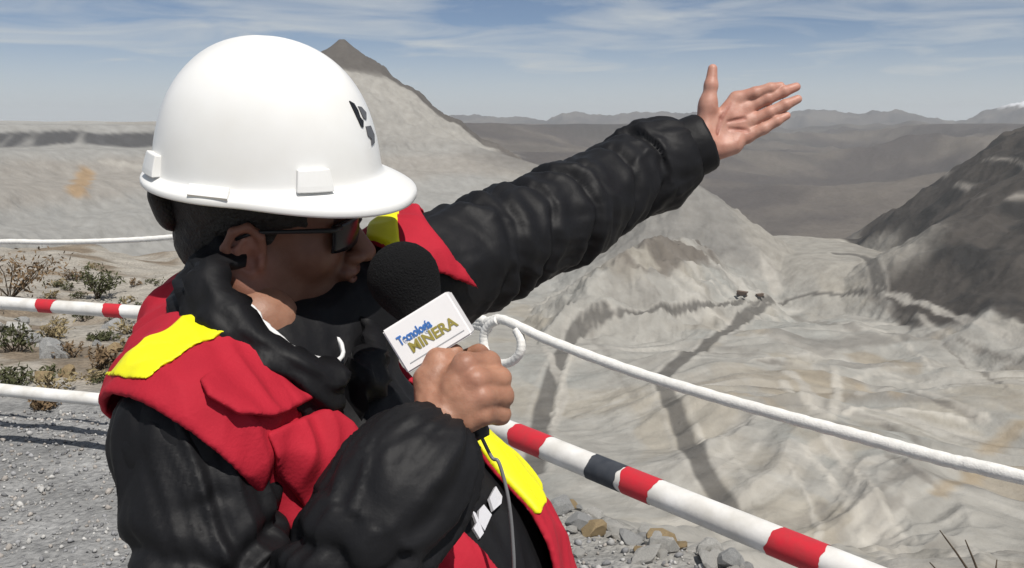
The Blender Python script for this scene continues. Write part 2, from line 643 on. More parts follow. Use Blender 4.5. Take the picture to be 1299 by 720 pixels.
ch = lerp(ch, (0.31, 0.28, 0.24), ledge)
c = c * (1 - m[..., None]) + ch * m[..., None]
# grey spoil cone, brown broken spur
sx, sy = polar(11.0, 980)
d = np.hypot(TX - sx, TY - sy)
m = 1 - sstep(95, 150, d + 20 * f1)
c = lerp(c, (0.24, 0.23, 0.21), m * 0.85)
sx, sy = polar(9.6, 800)
a_ = math.radians(36)
u = (TX - sx) * math.sin(a_) + (TY - sy) * math.cos(a_)
v = (TX - sx) * math.cos(a_) - (TY - sy) * math.sin(a_)
m = (1 - sstep(0.7, 1.1, np.hypot(u / 95, (v - 8) / 30) + 0.3 * fr)) * sstep(-0.3, 0.1, fr + 0.1)
c = lerp(c, (0.15, 0.125, 0.10), m * 0.85)
# valley-mouth dump
gx, gy = polar(18.6, 1010)
q = np.hypot((TX - gx) / 95, (TY - gy) / 190)
c = lerp(c, (0.37, 0.345, 0.295), (1 - sstep(0.75, 1.1, q + 0.15 * f1)) * 0.85)
# snow on the highest far summit
c = lerp(c, (0.8, 0.82, 0.85), sstep(8500, 9000, rr) * sstep(205, 222, TZ + 14 * fr) * (azd > 25))
# the orange ore streak and one big tip mark on the left wall
ox, oy, _ = unproject(110, 218)
o2x, o2y, _ = unproject(96, 246)
dd = line_dist(TX, TY, np.array([(ox, oy), (o2x, o2y)])) + 3 * perlin2(TX / 12, TY / 12, 191)
c = lerp(c, (0.46, 0.26, 0.07), 0.7 * (1 - sstep(3, 12, dd)))
c = lerp(c, (0.145, 0.135, 0.12), road_dark * 0.92)
c = lerp(c, (0.47, 0.44, 0.385), road_pale * 0.8)
# ---- tip marks, dozed windrows and stains on the pit floor
PALE, DARK, OCHRE = (0.56, 0.525, 0.455), (0.20, 0.18, 0.155), (0.40, 0.30, 0.17)
STROKES = [([(995, 486), (1034, 525), (1054, 530)], 3.2, PALE, .8), ([(1059, 468), (1064, 499), (1054, 527)], 3.0, PALE, .8),
           ([(1070, 527), (1121, 517), (1178, 522), (1229, 538), (1246, 530)], 1.8, PALE, .9), ([(951, 460), (992, 455)], 2.0, PALE, .7),
           ([(1018, 566), (1054, 607), (1085, 658), (1116, 700), (1142, 722)], 2.6, PALE, .7), ([(1044, 556), (1075, 592), (1116, 638), (1157, 690)], 1.8, PALE, .7),
           ([(1000, 590), (1030, 640), (1060, 700)], 1.6, PALE, .6), ([(1070, 480), (1110, 474), (1160, 480), (1210, 500)], 1.6, PALE, .55),
           ([(880, 540), (920, 560), (945, 600), (960, 640)], 2.0, PALE, .5), ([(700, 540), (712, 484), (726, 448)], 1.6, PALE, .7),
           ([(1160, 400), (1190, 420), (1230, 440)], 3.0, PALE, .5), ([(1110, 420), (1160, 440), (1180, 470)], 2.4, PALE, .5),
           ([(1152, 496), (1178, 504), (1198, 514), (1234, 532)], 2.4, DARK, .75), ([(1121, 540), (1157, 556), (1188, 571)], 2.6, DARK, .65),
           ([(1126, 576), (1157, 597), (1188, 617)], 2.2, DARK, .6), ([(1008, 401), (1054, 412), (1085, 417)], 5.0, DARK, .55),
           ([(962, 458), (1003, 463)], 2.0, DARK, .7), ([(1103, 378), (1152, 404)], 2.6, DARK, .6), ([(1198, 437), (1275, 491)], 1.4, DARK, .7),
           ([(1213, 432), (1296, 460)], 1.8, DARK, .7), ([(749, 412), (759, 442), (805, 504)], 2.6, DARK, .35), ([(905, 440), (960, 446)], 2.4, DARK, .35),
           ([(1250, 572), (1280, 548), (1296, 540)], 5.5, OCHRE, .7), ([(1188, 628), (1239, 602)], 3.6, OCHRE, .7), ([(1090, 492), (1140, 500)], 4.5, OCHRE, .5),
           ([(1040, 640), (1075, 690)], 3.0, DARK, .35), ([(930, 500), (985, 505), (1010, 540)], 3.0, OCHRE, .35)]
for pts_s, wd, colr, stg in STROKES:
    Ps = road_xy(pts_s, n_per=4)
    near_s = (np.abs(azd - math.degrees(math.atan2(Ps[:, 0].mean(), Ps[:, 1].mean()))) < 14) & (rr > 200) & (rr < 1500)
    xs_, ys_ = TX[near_s], TY[near_s]
    dd = line_dist(xs_, ys_, Ps) + 1.6 * perlin2(xs_ / 9, ys_ / 9, 197) + 0.8 * perlin2(xs_ / 3, ys_ / 3, 198)
    mm = (1 - sstep(wd * 0.2, wd * 1.5, dd)) * stg
    cs_ = c[near_s]
    c[near_s] = lerp(cs_, colr, mm)
    TZ[near_s] += (0.9 if colr is PALE else (-0.8 if colr is DARK else 0)) * mm
strk = fbm2(wx / 44, wy / 8.5, 4, 195) * sstep(0, 120, TX + 60) * (1 - sstep(900, 1200, rr))
c = c * (1 + 0.09 * fbm2(TX / 16, TY / 16, 4, 193) + 0.11 * strk)[..., None]
grey = c.mean(-1, keepdims=True)
nearpit = (1 - sstep(1150, 1500, rr))[..., None]
c = c * (1 - 0.25 * nearpit) + grey * 0.25 * nearpit
c = c * (1 - 0.20 * nearpit)
c = np.clip(c, 0.02, 0.9)

verts = np.stack([TX, TY, TZ], -1).reshape(-1, 3)
I = np.arange(nR * nA).reshape(nR, nA)
In = np.roll(I, -1, axis=1)
faces = np.stack([I[:-1], I[1:], In[1:], In[:-1]], -1).reshape(-1, 4)
m_earth = make_mat('pit_earth', (0.3, 0.28, 0.25), rough=0.95, spec=0.1, attr='earth', var=(0.84, 0.83, 0.82), var_scale=0.11, var_detail=9,
                   bump=0.55, bump_scale=0.16, bump_dist=2.6, detail=8)
terrain = new_mesh('terrain', verts, faces, m_earth)
set_vcol(terrain, 'earth', c.reshape(-1, 3))
tag(terrain, 'pale grey open pit with haul roads, spoil heaps and hills beyond', kind='structure')

# ------------------------------------------------------------------ the gravel rim under our feet
gx = np.concatenate([np.linspace(-36, -7, 150)[:-1], np.linspace(-7, 7, 360)[:-1], np.linspace(7, 14, 40)])
gy = np.concatenate([np.linspace(-14, 0, 60)[:-1], np.linspace(0, 8, 260)[:-1], np.linspace(8, 34, 240)])
GX, GY = np.meshgrid(gx, gy)
GZ, GSD = rim_height(GX, GY)
GZ = GZ + 0.006 * fbm2(GX * 9, GY * 9, 3, 201) - 0.9 * np.maximum(GSD - 2.0, 0) * 0.4
beyond = sstep(4.6, 5.3, GY + 0.25 * GX + 0.3 * fbm2(GX, GY, 3, 203))
fA = fbm2(GX / 1.6, GY / 1.6, 5, 207)
c = np.zeros(GX.shape + (3,)) + np.array((0.30, 0.30, 0.295))
c = lerp(c, (0.40, 0.37, 0.32), beyond)
c = lerp(c, (0.20, 0.15, 0.10), beyond * 0.8 * sstep(0.05, 0.5, fA))
c = lerp(c, (0.40, 0.37, 0.32), beyond * 0.7 * sstep(0.1, 0.5, fbm2(GX / 2.3, GY / 2.3, 4, 211)))
c = lerp(c, (0.36, 0.345, 0.31), sstep(-0.7, 0.3, GSD) * (1 - beyond) * 0.8)
c = np.clip(c * (1 + 0.25 * fbm2(GX * 3, GY * 3, 3, 213))[..., None], 0.03, 0.8)
keep_v = (GSD < 7)
I = np.arange(GX.size).reshape(GX.shape)
fm = keep_v[:-1, :-1] | keep_v[1:, 1:]
faces = np.stack([I[:-1, :-1], I[:-1, 1:], I[1:, 1:], I[1:, :-1]], -1)[fm]
m_gravel = make_mat('rim_gravel', (0.2, 0.2, 0.2), rough=0.95, spec=0.15, attr='earth', var=(0.62, 0.62, 0.63), var_scale=26, var_detail=8,
                    bump=1.0, bump_scale=34, bump_dist=0.03, detail=7)
used = np.unique(faces)
remap = -np.ones(GX.size, dtype=np.int64)
remap[used] = np.arange(len(used))
gv = np.stack([GX, GY, GZ], -1).reshape(-1, 3)[used]
ground = new_mesh('ground', gv, remap[faces], m_gravel)
set_vcol(ground, 'earth', c.reshape(-1, 3)[used])
tag(ground, 'grey gravel standing ground at the rim of the pit', kind='structure')

# ------------------------------------------------------------------ air: one closed box of even haze
zmin, zmax = float(TZ.min()) - 1.5, float(TZ.max()) + 25
bm = bmesh.new()
bmesh.ops.create_cube(bm, size=1)
for v_ in bm.verts:
    v_.co = Vector((v_.co.x * 27600, v_.co.y * 27600, zmin if v_.co.z < 0 else zmax))
haze = bm_obj('haze', bm)
m_haze = bpy.data.materials.new('haze_air')
m_haze.use_nodes = True
nt = m_haze.node_tree
nt.nodes.remove(nt.nodes['Principled BSDF'])
pv = nt.nodes.new('ShaderNodeVolumePrincipled')
pv.inputs['Color'].default_value = (0.90, 0.95, 1.0, 1)
pv.inputs['Density'].default_value = 0.000068
pv.inputs['Anisotropy'].default_value = 0.2
nt.links.new(pv.outputs[0], nt.nodes['Material Output'].inputs['Volume'])
haze.data.materials.append(m_haze)
tag(haze, 'thin blue-grey haze in the mountain air', kind='stuff')

# ------------------------------------------------------------------ barrier along the rim: white posts, painted poles, rope
m_pole = make_mat('white_paint', (0.78, 0.77, 0.75), rough=0.5, spec=0.4, var=(0.58, 0.56, 0.52), var_scale=14, var_detail=10, bump=0.3, bump_scale=70)
m_red = make_mat('red_paint', (0.55, 0.02, 0.035), rough=0.5, spec=0.4, var=(0.46, 0.03, 0.04), var_scale=40, bump=0.25, bump_scale=90)
m_dark = make_mat('dark_tape', (0.035, 0.04, 0.05), rough=0.6, var=(0.055, 0.06, 0.07), var_scale=40)
m_rope = make_mat('white_rope', (0.78, 0.765, 0.73), rough=0.8, spec=0.2, var=(0.66, 0.65, 0.62), var_scale=60, bump=0.4, bump_scale=260, bump_dist=0.003)


def np3(v):
    return np.array((v[0], v[1], v[2]), dtype=float)


def pipe(pts, rads, n=24, cap=True):
    V, Fc = [], []
    m = len(pts)
    prev = None
    for i in range(m):
        a = np3(pts[max(i - 1, 0)])
        b = np3(pts[min(i + 1, m - 1)])
        t = b - a
        t = t / np.linalg.norm(t)
        if prev is None:
            e1 = np.cross(t, (0.13, 0.2, 1.0))
            e1 /= np.linalg.norm(e1)
        else:
            e1 = prev - t * (prev @ t)
            e1 /= np.linalg.norm(e1)
        e2 = np.cross(t, e1)
        prev = e1
        for j in range(n):
            g = 2 * math.pi * j / n
            V.append(np3(pts[i]) + (math.cos(g) * e1 + math.sin(g) * e2) * rads[i])
    for i in range(m - 1):
        for j in range(n):
            Fc.append((i * n + j, i * n + (j + 1) % n, (i + 1) * n + (j + 1) % n, (i + 1) * n + j))
    if cap:
        Fc.append(tuple(range(n))[::-1])
        Fc.append(tuple((m - 1) * n + j for j in range(n)))
    return np.array(V), Fc


POST = [(-3.95, 4.985), (-1.36, 4.26), (-0.56, 3.06), (1.78, 0.55)]
H_MID, H_LOW, H_ROPE = 0.795, 0.30, 1.12
post_labels = ['white fence post beyond the left edge of the gravel', 'white fence post behind the shoulder of the person in the vest',
               'white fence post right behind the person in the vest', 'white fence post nearest the camera at the right']
for (x, y), lb in zip(POST, post_labels):
    zg = float(rim_height(np.array([x]), np.array([y]))[0][0])
    e = empty('fence_post', (x, y, zg))
    V_, F_ = pipe([(x, y + 0.055, zg - 0.3), (x, y + 0.055, zg + 0.5), (x, y + 0.055, zg + 1.18)], [.034] * 3, 20)
    adopt(new_mesh('post_tube', V_, F_, m_pole), e)
    V_, F_ = pipe([(x, y + 0.055, zg + 1.178), (x, y + 0.055, zg + 1.192), (x, y + 0.055, zg + 1.20)], [.037, .037, .025], 20)
    adopt(new_mesh('post_cap', V_, F_, m_pole), e)
    tag(e, lb, 'post', 'posts of the rim barrier')


def along(a, b, t):
    return np3(a) + (np3(b) - np3(a)) * t


def pole(a, b, r, bands, label, ragged=True, group='painted poles of the rim barrier'):
    """one long pole; bands = (start, end, material) as fractions, painted as thin sleeves with uneven edges"""
    e = empty('barrier_pole', tuple(a))
    N_ = 40
    rr_ = [r * (1 + 0.012 * math.sin(i * 1.7)) for i in range(N_ + 1)]
    sag = 0.006
    P = [along(a, b, i / N_) - np.array((0, 0, sag * 4 * (i / N_) * (1 - i / N_))) for i in range(N_ + 1)]
    V_, F_ = pipe(P, rr_, 28)
    adopt(new_mesh('pole_tube', V_, F_, m_pole), e)
    Ln = np.linalg.norm(np3(b) - np3(a))
    for (t0, t1, mt, nm) in bands:
        n = 36
        ax_ = (np3(b) - np3(a)) / Ln
        e1 = np.cross(ax_, (0, 0, 1))
        e1 /= np.linalg.norm(e1)
        e2 = np.cross(e1, ax_)
        V, Fc = [], []
        K = 6
        for k in range(K):
            for j in range(n):
                g = 2 * math.pi * j / n
                j0 = t0 + 0.004 / Ln * (float(perlin2(np.array(3 * math.cos(g) + t0 * 99), np.array(3 * math.sin(g)), 3)) + 0.4 * math.sin(5 * g + t0 * 50)) + 0.009 * math.sin(g + t0 * 37) / Ln
                j1 = t1 + 0.004 / Ln * (float(perlin2(np.array(3 * math.cos(g) + t1 * 77), np.array(3 * math.sin(g)), 5)) + 0.4 * math.sin(6 * g + t1 * 50)) + 0.009 * math.sin(g + t1 * 61) / Ln
                tt = j0 + (j1 - j0) * k / (K - 1)
                c_ = along(a, b, tt) - np.array((0, 0, sag * 4 * tt * (1 - tt)))
                V.append(c_ + (math.cos(g) * e1 + math.sin(g) * e2) * (r * 1.014 + 0.0007))
        for k in range(K - 1):
            for j in range(n):
                Fc.append((k * n + j, k * n + (j + 1) % n, (k + 1) * n + (j + 1) % n, (k + 1) * n + j))
        adopt(new_mesh(nm, np.array(V), Fc, mt), e)
    tag(e, label, 'pole', group)
    return e


def plane_hit(px, py, A_, B_):
    """where a photo pixel's line of sight crosses the upright plane through two posts"""
    d = ray(px, py)
    nx, ny = -(B_[1] - A_[1]), (B_[0] - A_[0])
    t = (A_[0] * nx + A_[1] * ny) / (d.x * nx + d.y * ny)
    return np.array((d.x * t, d.y * t, CAM_H + d.z * t))


def frac_on(px, py, a, b):
    h = plane_hit(px, py, a, b)
    return float(((h - np3(a)) @ (np3(b) - np3(a))) / ((np3(b) - np3(a)) @ (np3(b) - np3(a))))


P0, P1, P2, P3 = POST
# left run, middle pole, with two red bands in view
a, b = plane_hit(-230, 366, P0, P1), plane_hit(290, 403, P0, P1)
bd = []
for (c0, c1, yy) in ((50, 71, 388), (134, 157, 396), (-50, -28, 381)):
    bd.append((frac_on(c0, yy, a, b), frac_on(c1, yy, a, b), m_red, 'red_band'))
pole(a, b, 0.034, bd, 'white pole with small red bands behind the person, left of the vest, upper of two')
a, b = plane_hit(-230, 470, P0, P1), plane_hit(290, 522, P0, P1)
pole(a, b, 0.034, [], 'plain white pole just above the gravel, left of the vest, lower of two')
# short run behind the person
a = np.array((P1[0] + .03, P1[1] - .01, H_MID - 0.02))
b = np.array((P2[0] + .0, P2[1] + .03, H_MID + 0.06))
pole(a, b, 0.034, [], 'short white pole hidden behind the person in the vest')
# right run: thick near pole with red bands and one dark band
a, b = plane_hit(400, 447, P2, P3), plane_hit(1290, 806, P2, P3)
b = a + (b - a) * ((P3[0] + 0.1 - a[0]) / (b[0] - a[0]))
bd = []
for (c0, y0, c1, y1, mt, nm) in ((657, 549, 694, 566, m_red, 'red_band'), (751, 588, 793, 606, m_dark, 'dark_band'), (793, 607, 832, 624, m_red, 'red_band'),
                                (984, 682, 1044, 708, m_red, 'red_band'), (1140, 745, 1180, 762, m_red, 'red_band')):
    bd.append((frac_on(c0, y0, a, b), frac_on(c1, y1, a, b), mt, nm))
pole(a, b, 0.0335, bd, 'thick white pole with red and dark bands running to the lower right')


def spline(cp, n=8):
    out = []
    cp = [np3(q) for q in cp]
    for i in range(len(cp) - 1):
        p0, p1, p2, p3 = cp[max(i - 1, 0)], cp[i], cp[i + 1], cp[min(i + 2, len(cp) - 1)]
        for t in np.linspace(0, 1, n, endpoint=False):
            out.append(0.5 * ((2 * p1) + (-p0 + p2) * t + (2 * p0 - 5 * p1 + 4 * p2 - p3) * t * t + (-p0 + 3 * p1 - 3 * p2 + p3) * t ** 3))
    out.append(cp[-1])
    return out


def rope_mesh(cp, r, n=10):
    P = spline(cp, n)
    V_, F_ = pipe(P, [r * (1 + 0.05 * math.sin(i * 2.1)) for i in range(len(P))], 14)
    return V_, F_


# left rope
cp = [plane_hit(x, y, P0, P1) for x, y in ((-240, 318), (-100, 312), (0, 306.5), (60, 307), (120, 306), (180, 303.5), (225, 300), (270, 296))]
V_, F_ = rope_mesh(cp, 0.0135)
o = new_mesh('rope', V_, F_, m_rope)
tag(o, 'thin white rope stretched level to the left of the hard hat', 'rope', 'ropes of the rim barrier')
# right rope, knotted off with a hanging loop
cp = [plane_hit(x, y, P2, P3) for x, y in ((470, 372), (560, 396), (606, 409), (622, 407), (640, 406), (700, 433), (800, 470), (900, 501), (1000, 529), (1100, 556), (1200, 583), (1299, 606))]
k_ = (P3[0] - cp[-1][0]) / (cp[-1][0] - cp[-3][0])
cp.append(cp[-1] + (cp[-1] - cp[-3]) * k_ * 0.5)
cp.append(cp[-2] + (cp[-2] - cp[-4]) * k_)
V_, F_ = rope_mesh(cp, 0.0135)
rp = empty('rope', tuple(cp[0]))
adopt(new_mesh('rope_line', V_, F_, m_rope), rp)
lp = [plane_hit(x, y, P2, P3) for x, y in ((631, 405), (620, 411), (614, 424), (617, 443), (630, 456), (647, 456), (659, 445), (661, 430), (655, 417))]
for i, q in enumerate(lp):
    q[1] -= 0.02 * math.sin(i / 8 * math.pi) + 0.012
V_, F_ = rope_mesh(lp, 0.0125)
adopt(new_mesh('rope_loop', V_, F_, m_rope), rp)
kn = [plane_hit(x, y, P2, P3) for x, y in ((600, 412), (610, 414), (618, 418), (616, 408), (606, 404), (600, 410))]
V_, F_ = rope_mesh(kn, 0.0135)
adopt(new_mesh('rope_knot', V_, F_, m_rope), rp)
tag(rp, 'thick white rope with a hanging loop, sweeping down to the right edge', 'rope', 'ropes of the rim barrier')

# ------------------------------------------------------------------ loose stone
rnd = random.Random(5)
m_stone = [make_mat('pale_stone', (0.58, 0.565, 0.53), rough=0.95, spec=0.15, var=(0.42, 0.41, 0.385), var_scale=14, var_detail=8, bump=0.8, bump_scale=40, bump_dist=0.02),
           make_mat('grey_stone', (0.46, 0.46, 0.45), rough=0.95, spec=0.15, var=(0.30, 0.30, 0.295), var_scale=18, var_detail=8, bump=0.8, bump_scale=40, bump_dist=0.02),
           make_mat('ochre_stone', (0.46, 0.345, 0.19), rough=0.95, spec=0.15, var=(0.32, 0.24, 0.15), var_scale=16, var_detail=8, bump=0.8, bump_scale=40, bump_dist=0.02)]


def stone_mesh(name, seed, sub=2):
    r_ = random.Random(seed)
    bm = bmesh.new()
    bmesh.ops.create_icosphere(bm, subdivisions=sub, radius=1.0)
    cuts = [(Vector((r_.uniform(-1, 1), r_.uniform(-1, 1), r_.uniform(-1, 1))).normalized(), r_.uniform(0.45, 0.8)) for _ in range(9)]
    sc = (r_.uniform(0.8, 1.25), r_.uniform(0.65, 1.0), r_.uniform(0.5, 0.8))
    for v in bm.verts:
        p = v.co.copy()
        for n_, d_ in cuts:                 # chop flat fracture faces
            k = p.dot(n_)
            if k > d_:
                p -= n_ * (k - d_)
        p *= 1 + r_.uniform(-0.03, 0.03)
        v.co = Vector((p.x * sc[0], p.y * sc[1], p.z * sc[2]))
    me = bpy.data.meshes.new(name)
    bm.to_mesh(me)
    bm.free()
    return me


def zg(x, y):
    return float(rim_height(np.array([x]), np.array([y]))[0][0])


stone_me = []
for k in range(9):
    me = stone_mesh('rock', 40 + k)
    me.materials.append(m_stone[(0, 0, 1, 0, 1, 2, 0, 1, 0)[k]])
    stone_me.append(me)


def rock(x, y, s, k, label, group, zoff=0.0):
    o = bpy.data.objects.new('rock', stone_me[k])
    COL.objects.link(o)
    o.location = (x, y, zg(x, y) + s * 0.28 + zoff)
    o.scale = (s, s, s)
    o.rotation_euler = (rnd.uniform(-.5, .5), rnd.uniform(-.5, .5), rnd.uniform(0, 6.28))
    tag(o, label, 'rock', group)
    return o


# rubble along the lip below the thick pole
placed = 0
for i in range(190):
    t = rnd.random()
    base = [(-0.3, 4.2), (0.55, 3.58), (1.35, 2.98), (2.3, 1.9)]
    k = min(int(t * 3), 2)
    f = t * 3 - k
    x = base[k][0] + (base[k + 1][0] - base[k][0]) * f + rnd.gauss(0, 0.11)
    y = base[k][1] + (base[k + 1][1] - base[k][1]) * f + rnd.gauss(0, 0.13)
    s = rnd.choice((0.02, 0.025, 0.03, 0.035, 0.045, 0.06, 0.08))
    kk = rnd.choice((0, 1, 2, 3, 4, 6, 7, 8)) if rnd.random() > 0.07 else 5
    lb = 'ochre rock among the pale rubble along the lip of the pit' if kk == 5 else 'pale angular rock in the rubble along the lip of the pit'
    rock(x, y, s, kk, lb, 'ochre rocks in the rim rubble' if kk == 5 else 'rocks in the rim rubble')
o = rock(0.345, 3.62, 0.075, 5, 'large ochre rock in the rubble, nearest the hem of the vest', 'ochre rocks in the rim rubble')
# scattered rocks past the lower pole on the left
for i in range(90):
    x = rnd.uniform(-6.5, -1.6)
    y = rnd.uniform(5.0, 11)
    rock(x, y, rnd.choice((0.04, 0.05, 0.06, 0.08, 0.11, 0.15)), rnd.choice((0, 1, 2, 4, 7, 5)), 'rough rock on the scrubby slope beyond the left poles', 'rocks on the scrubby slope')

# gravel: too many to count
tmpl = []
for k in range(6):
    me = stone_mesh('tmp', 90 + k, 1)
    V = np.array([v.co[:] for v in me.vertices])
    Fq = np.array([p.vertices[:] for p in me.polygons])
    tmpl.append((V, Fq))
    bpy.data.meshes.remove(me)
rs = np.random.RandomState(3)
Vs, Fs, Cs = [], [], []
off = 0
NG = 15000
gx_ = rs.uniform(-4.2, 1.0, NG)
gy_ = rs.uniform(1.2, 5.3, NG)
gz_, gsd_ = rim_height(gx_, gy_)
ok = (gsd_ < 0.05) & ((gy_ + 0.25 * gx_) < 5.0) & (np.abs(gx_ / np.maximum(gy_, .1)) < 1.0)
pal = np.array([(0.40, 0.395, 0.385), (0.30, 0.30, 0.305), (0.48, 0.47, 0.45), (0.20, 0.20, 0.205), (0.37, 0.34, 0.31)])
for i in np.nonzero(ok)[0]:
    V, Fq = tmpl[rs.randint(6)]
    s = 0.0100 * math.exp(rs.normal(0, 0.45))
    s = min(s, 0.028)
    a_ = rs.uniform(0, 6.28)
    ca, sa = math.cos(a_), math.sin(a_)
    W = V @ np.array([[ca, -sa, 0], [sa, ca, 0], [0, 0, 1]]).T * s
    Vs.append(W + np.array((gx_[i], gy_[i], gz_[i] + s * 0.3)))
    Fs.append(Fq + off)
    Cs.append(np.tile(pal[rs.randint(5)] * rs.uniform(0.75, 1.2), (len(V), 1)))
    off += len(V)
m_grav2 = make_mat('gravel_stone', (0.25, 0.25, 0.25), rough=0.95, spec=0.15, attr='stone', var=(0.75, 0.75, 0.75), var_scale=160)
gravel = new_mesh('gravel', np.concatenate(Vs), np.concatenate(Fs), m_grav2, smooth=False)
set_vcol(gravel, 'stone', np.concatenate(Cs))
tag(gravel, 'loose grey gravel covering the ground', kind='stuff')

# ------------------------------------------------------------------ scrub on the slope, dry stalks at the lip
m_scrub = [make_mat('dry_brown_leaf', (0.12, 0.075, 0.04), rough=0.9, var=(0.20, 0.14, 0.08), var_scale=30),
           make_mat('dark_olive_leaf', (0.05, 0.055, 0.025), rough=0.9, var=(0.09, 0.095, 0.045), var_scale=30),
           make_mat('straw_leaf', (0.30, 0.24, 0.13), rough=0.9, var=(0.20, 0.16, 0.09), var_scale=30)]
m_twig = make_mat('dark_twig', (0.045, 0.032, 0.022), rough=0.9, var=(0.08, 0.06, 0.04), var_scale=60, bump=0.5, bump_scale=200)


def shrub(x, y, h, w, kind, label, leaves=420, twigs=16, group='scrub bushes beyond the left poles', lean=(0, 0)):
    z0 = zg(x, y)
    e = empty('shrub', (x, y, z0))
    r_ = random.Random(int(x * 97 + y * 31 + 1000))
    V, Fc = [], []
    ends = []
    for i in range(twigs):
        a_ = r_.uniform(0, 6.28)
        sp = r_.uniform(0.1, 1.0) * w
        hh = h * r_.uniform(0.55, 1.0) * (1 - 0.35 * sp / w)
        base = np.array((x + r_.gauss(0, .02), y + r_.gauss(0, .02), z0 - 0.02))
        tip = np.array((x + math.cos(a_) * sp + lean[0], y + math.sin(a_) * sp + lean[1], z0 + hh))
        mid = base * 0.45 + tip * 0.55 + np.array((r_.gauss(0, .1) * w, r_.gauss(0, .1) * w, 0.12 * hh))
        P = spline([base, mid, tip], 4)
        vv, ff = pipe(P, [0.007 * (1 - 0.75 * q / (len(P) - 1)) * (0.5 + h) for q in range(len(P))], 5)
        Fc += [tuple(k + len(V) for k in f) for f in ff]
        V += list(vv)
        ends += P[3:]
    st_ = new_mesh('stem', np.array(V), Fc, m_twig)
    adopt(st_, e)
    if leaves:
        V, Fc = [], []
        for i in range(leaves):
            c_ = np3(r_.choice(ends)) + np.array([r_.gauss(0, 0.10 * w) for _ in range(3)])
            if c_[2] < z0:
                c_[2] = z0 + 0.02
            L_ = r_.uniform(0.018, 0.042) * (0.6 + h)
            d1 = Vector((r_.gauss(0, 1), r_.gauss(0, 1), r_.gauss(0.3, 1))).normalized()
            d2 = d1.cross(Vector((r_.gauss(0, 1), r_.gauss(0, 1), r_.gauss(0, 1)))).normalized() * L_ * 0.32
            d1 = d1 * L_
            k = len(V)
            V += [c_ - np3(d1), c_ + np3(d2), c_ + np3(d1), c_ - np3(d2)]
            Fc.append((k, k + 1, k + 2, k + 3))
        lf = new_mesh('foliage', np.array(V), Fc, m_scrub[kind], smooth=False)
        adopt(lf, e)
    tag(e, label, 'shrub', group)
    return e


def ground_at(px, py):
    """where a photo pixel meets the near ground"""
    d = ray(px, py)
    ts = np.geomspace(1.5, 60, 1500)
    h = rim_height(d.x * ts, d.y * ts)[0]
    i = np.nonzero(CAM_H + d.z * ts < h)[0]
    i = i[0] if len(i) else -1
    return float(d.x * ts[i]), float(d.y * ts[i])


for (px, py, h, w, kind, lb) in ((12, 372, 0.62, 0.85, 0, 'broad brown scrub bush at the far left, above the red banded pole'),
                                 (122, 372, 0.48, 0.35, 1, 'dark olive bush beyond the red banded pole, tallest of the two dark ones'),
                                 (150, 405, 0.30, 0.25, 1, 'small dark green bush just under the second red band'),
                                 (20, 440, 0.24, 0.22, 1, 'low dark weed between the two left poles at the edge of the picture'),
                                 (14, 486, 0.15, 0.20, 1, 'flat dark weed growing at the lower left pole'),
                                 (58, 512, 0.10, 0.10, 0, 'small brown tuft on the gravel edge under the lower left pole'),
                                 (70, 425, 0.16, 0.18, 2, 'straw coloured tuft between the two left poles'),
                                 (130, 462, 0.18, 0.16, 0, 'reddish brown tuft beside the vest between the left poles'),
                                 (170, 440, 0.14, 0.14, 2, 'small straw tuft nearest the vest between the left poles'),
                                 (95, 350, 0.22, 0.25, 0, 'small brown bush far down the slope left of the hard hat')):
    gx0, gy0 = ground_at(px, py + 6)
    shrub(gx0, gy0, h, w, kind, lb, leaves=500 if w > .3 else 260)
for i in range(34):
    gx0, gy0 = ground_at(rnd.uniform(-20, 250), rnd.uniform(338, 505))
    k = rnd.choice((0, 1, 1, 2, 2))
    shrub(gx0, gy0, rnd.uniform(.06, .16), rnd.uniform(.08, .2), k,
          ('small brown tuft scattered on the slope beyond the left poles', 'small dark green tuft scattered on the slope beyond the left poles',
           'small straw tuft scattered on the slope beyond the left poles')[k], leaves=130, twigs=8,
          group=('brown slope tufts', 'dark green slope tufts', 'straw slope tufts')[k])
# bare dry stalks at the lower right
for (x, y, h, w, ln, lb) in ((1.64, 2.78, 0.62, 0.16, (-.10, .05), 'bare dark dry stalks at the right edge below the rope'),
                             (1.50, 2.66, 0.32, 0.14, (-.06, .02), 'short bare dry stalks low in the right corner')):
    shrub(x, y, h, w, 0, lb, leaves=0, twigs=9, group='dry stalks at the lip', lean=ln)

# ------------------------------------------------------------------ machines far down in the pit
m_mach = make_mat('dusty_brown_steel', (0.10, 0.065, 0.045), rough=0.7, var=(0.14, 0.10, 0.075), var_scale=0.8)
m_tyre = make_mat('dusty_tyre', (0.03, 0.03, 0.03), rough=0.9)
m_wcar = make_mat('white_car_paint', (0.78, 0.78, 0.77), rough=0.35, var=(0.70, 0.70, 0.68), var_scale=2)
m_glass_d = make_mat('dark_window', (0.02, 0.022, 0.025), rough=0.1, spec=0.6)


def box_bm(lo, hi, bev=0.0, taper=None):
    bm = bmesh.new()
    bmesh.ops.create_cube(bm, size=1)
    for v in bm.verts:
        v.co = Vector([(lo[i] + hi[i]) / 2 + v.co[i] * (hi[i] - lo[i]) for i in range(3)])
    if bev:
        bmesh.ops.bevel(bm, geom=list(bm.edges), offset=bev, segments=2, affect='EDGES')
    return bm


def wheel_bm(c_, r, w):
    bm = bmesh.new()
    bmesh.ops.create_cone(bm, cap_ends=True, segments=18, radius1=r, radius2=r, depth=w)
    for v in bm.verts:
        v.co = Vector((v.co.x + c_[0], v.co.z + c_[1], v.co.y + c_[2]))
    return bm


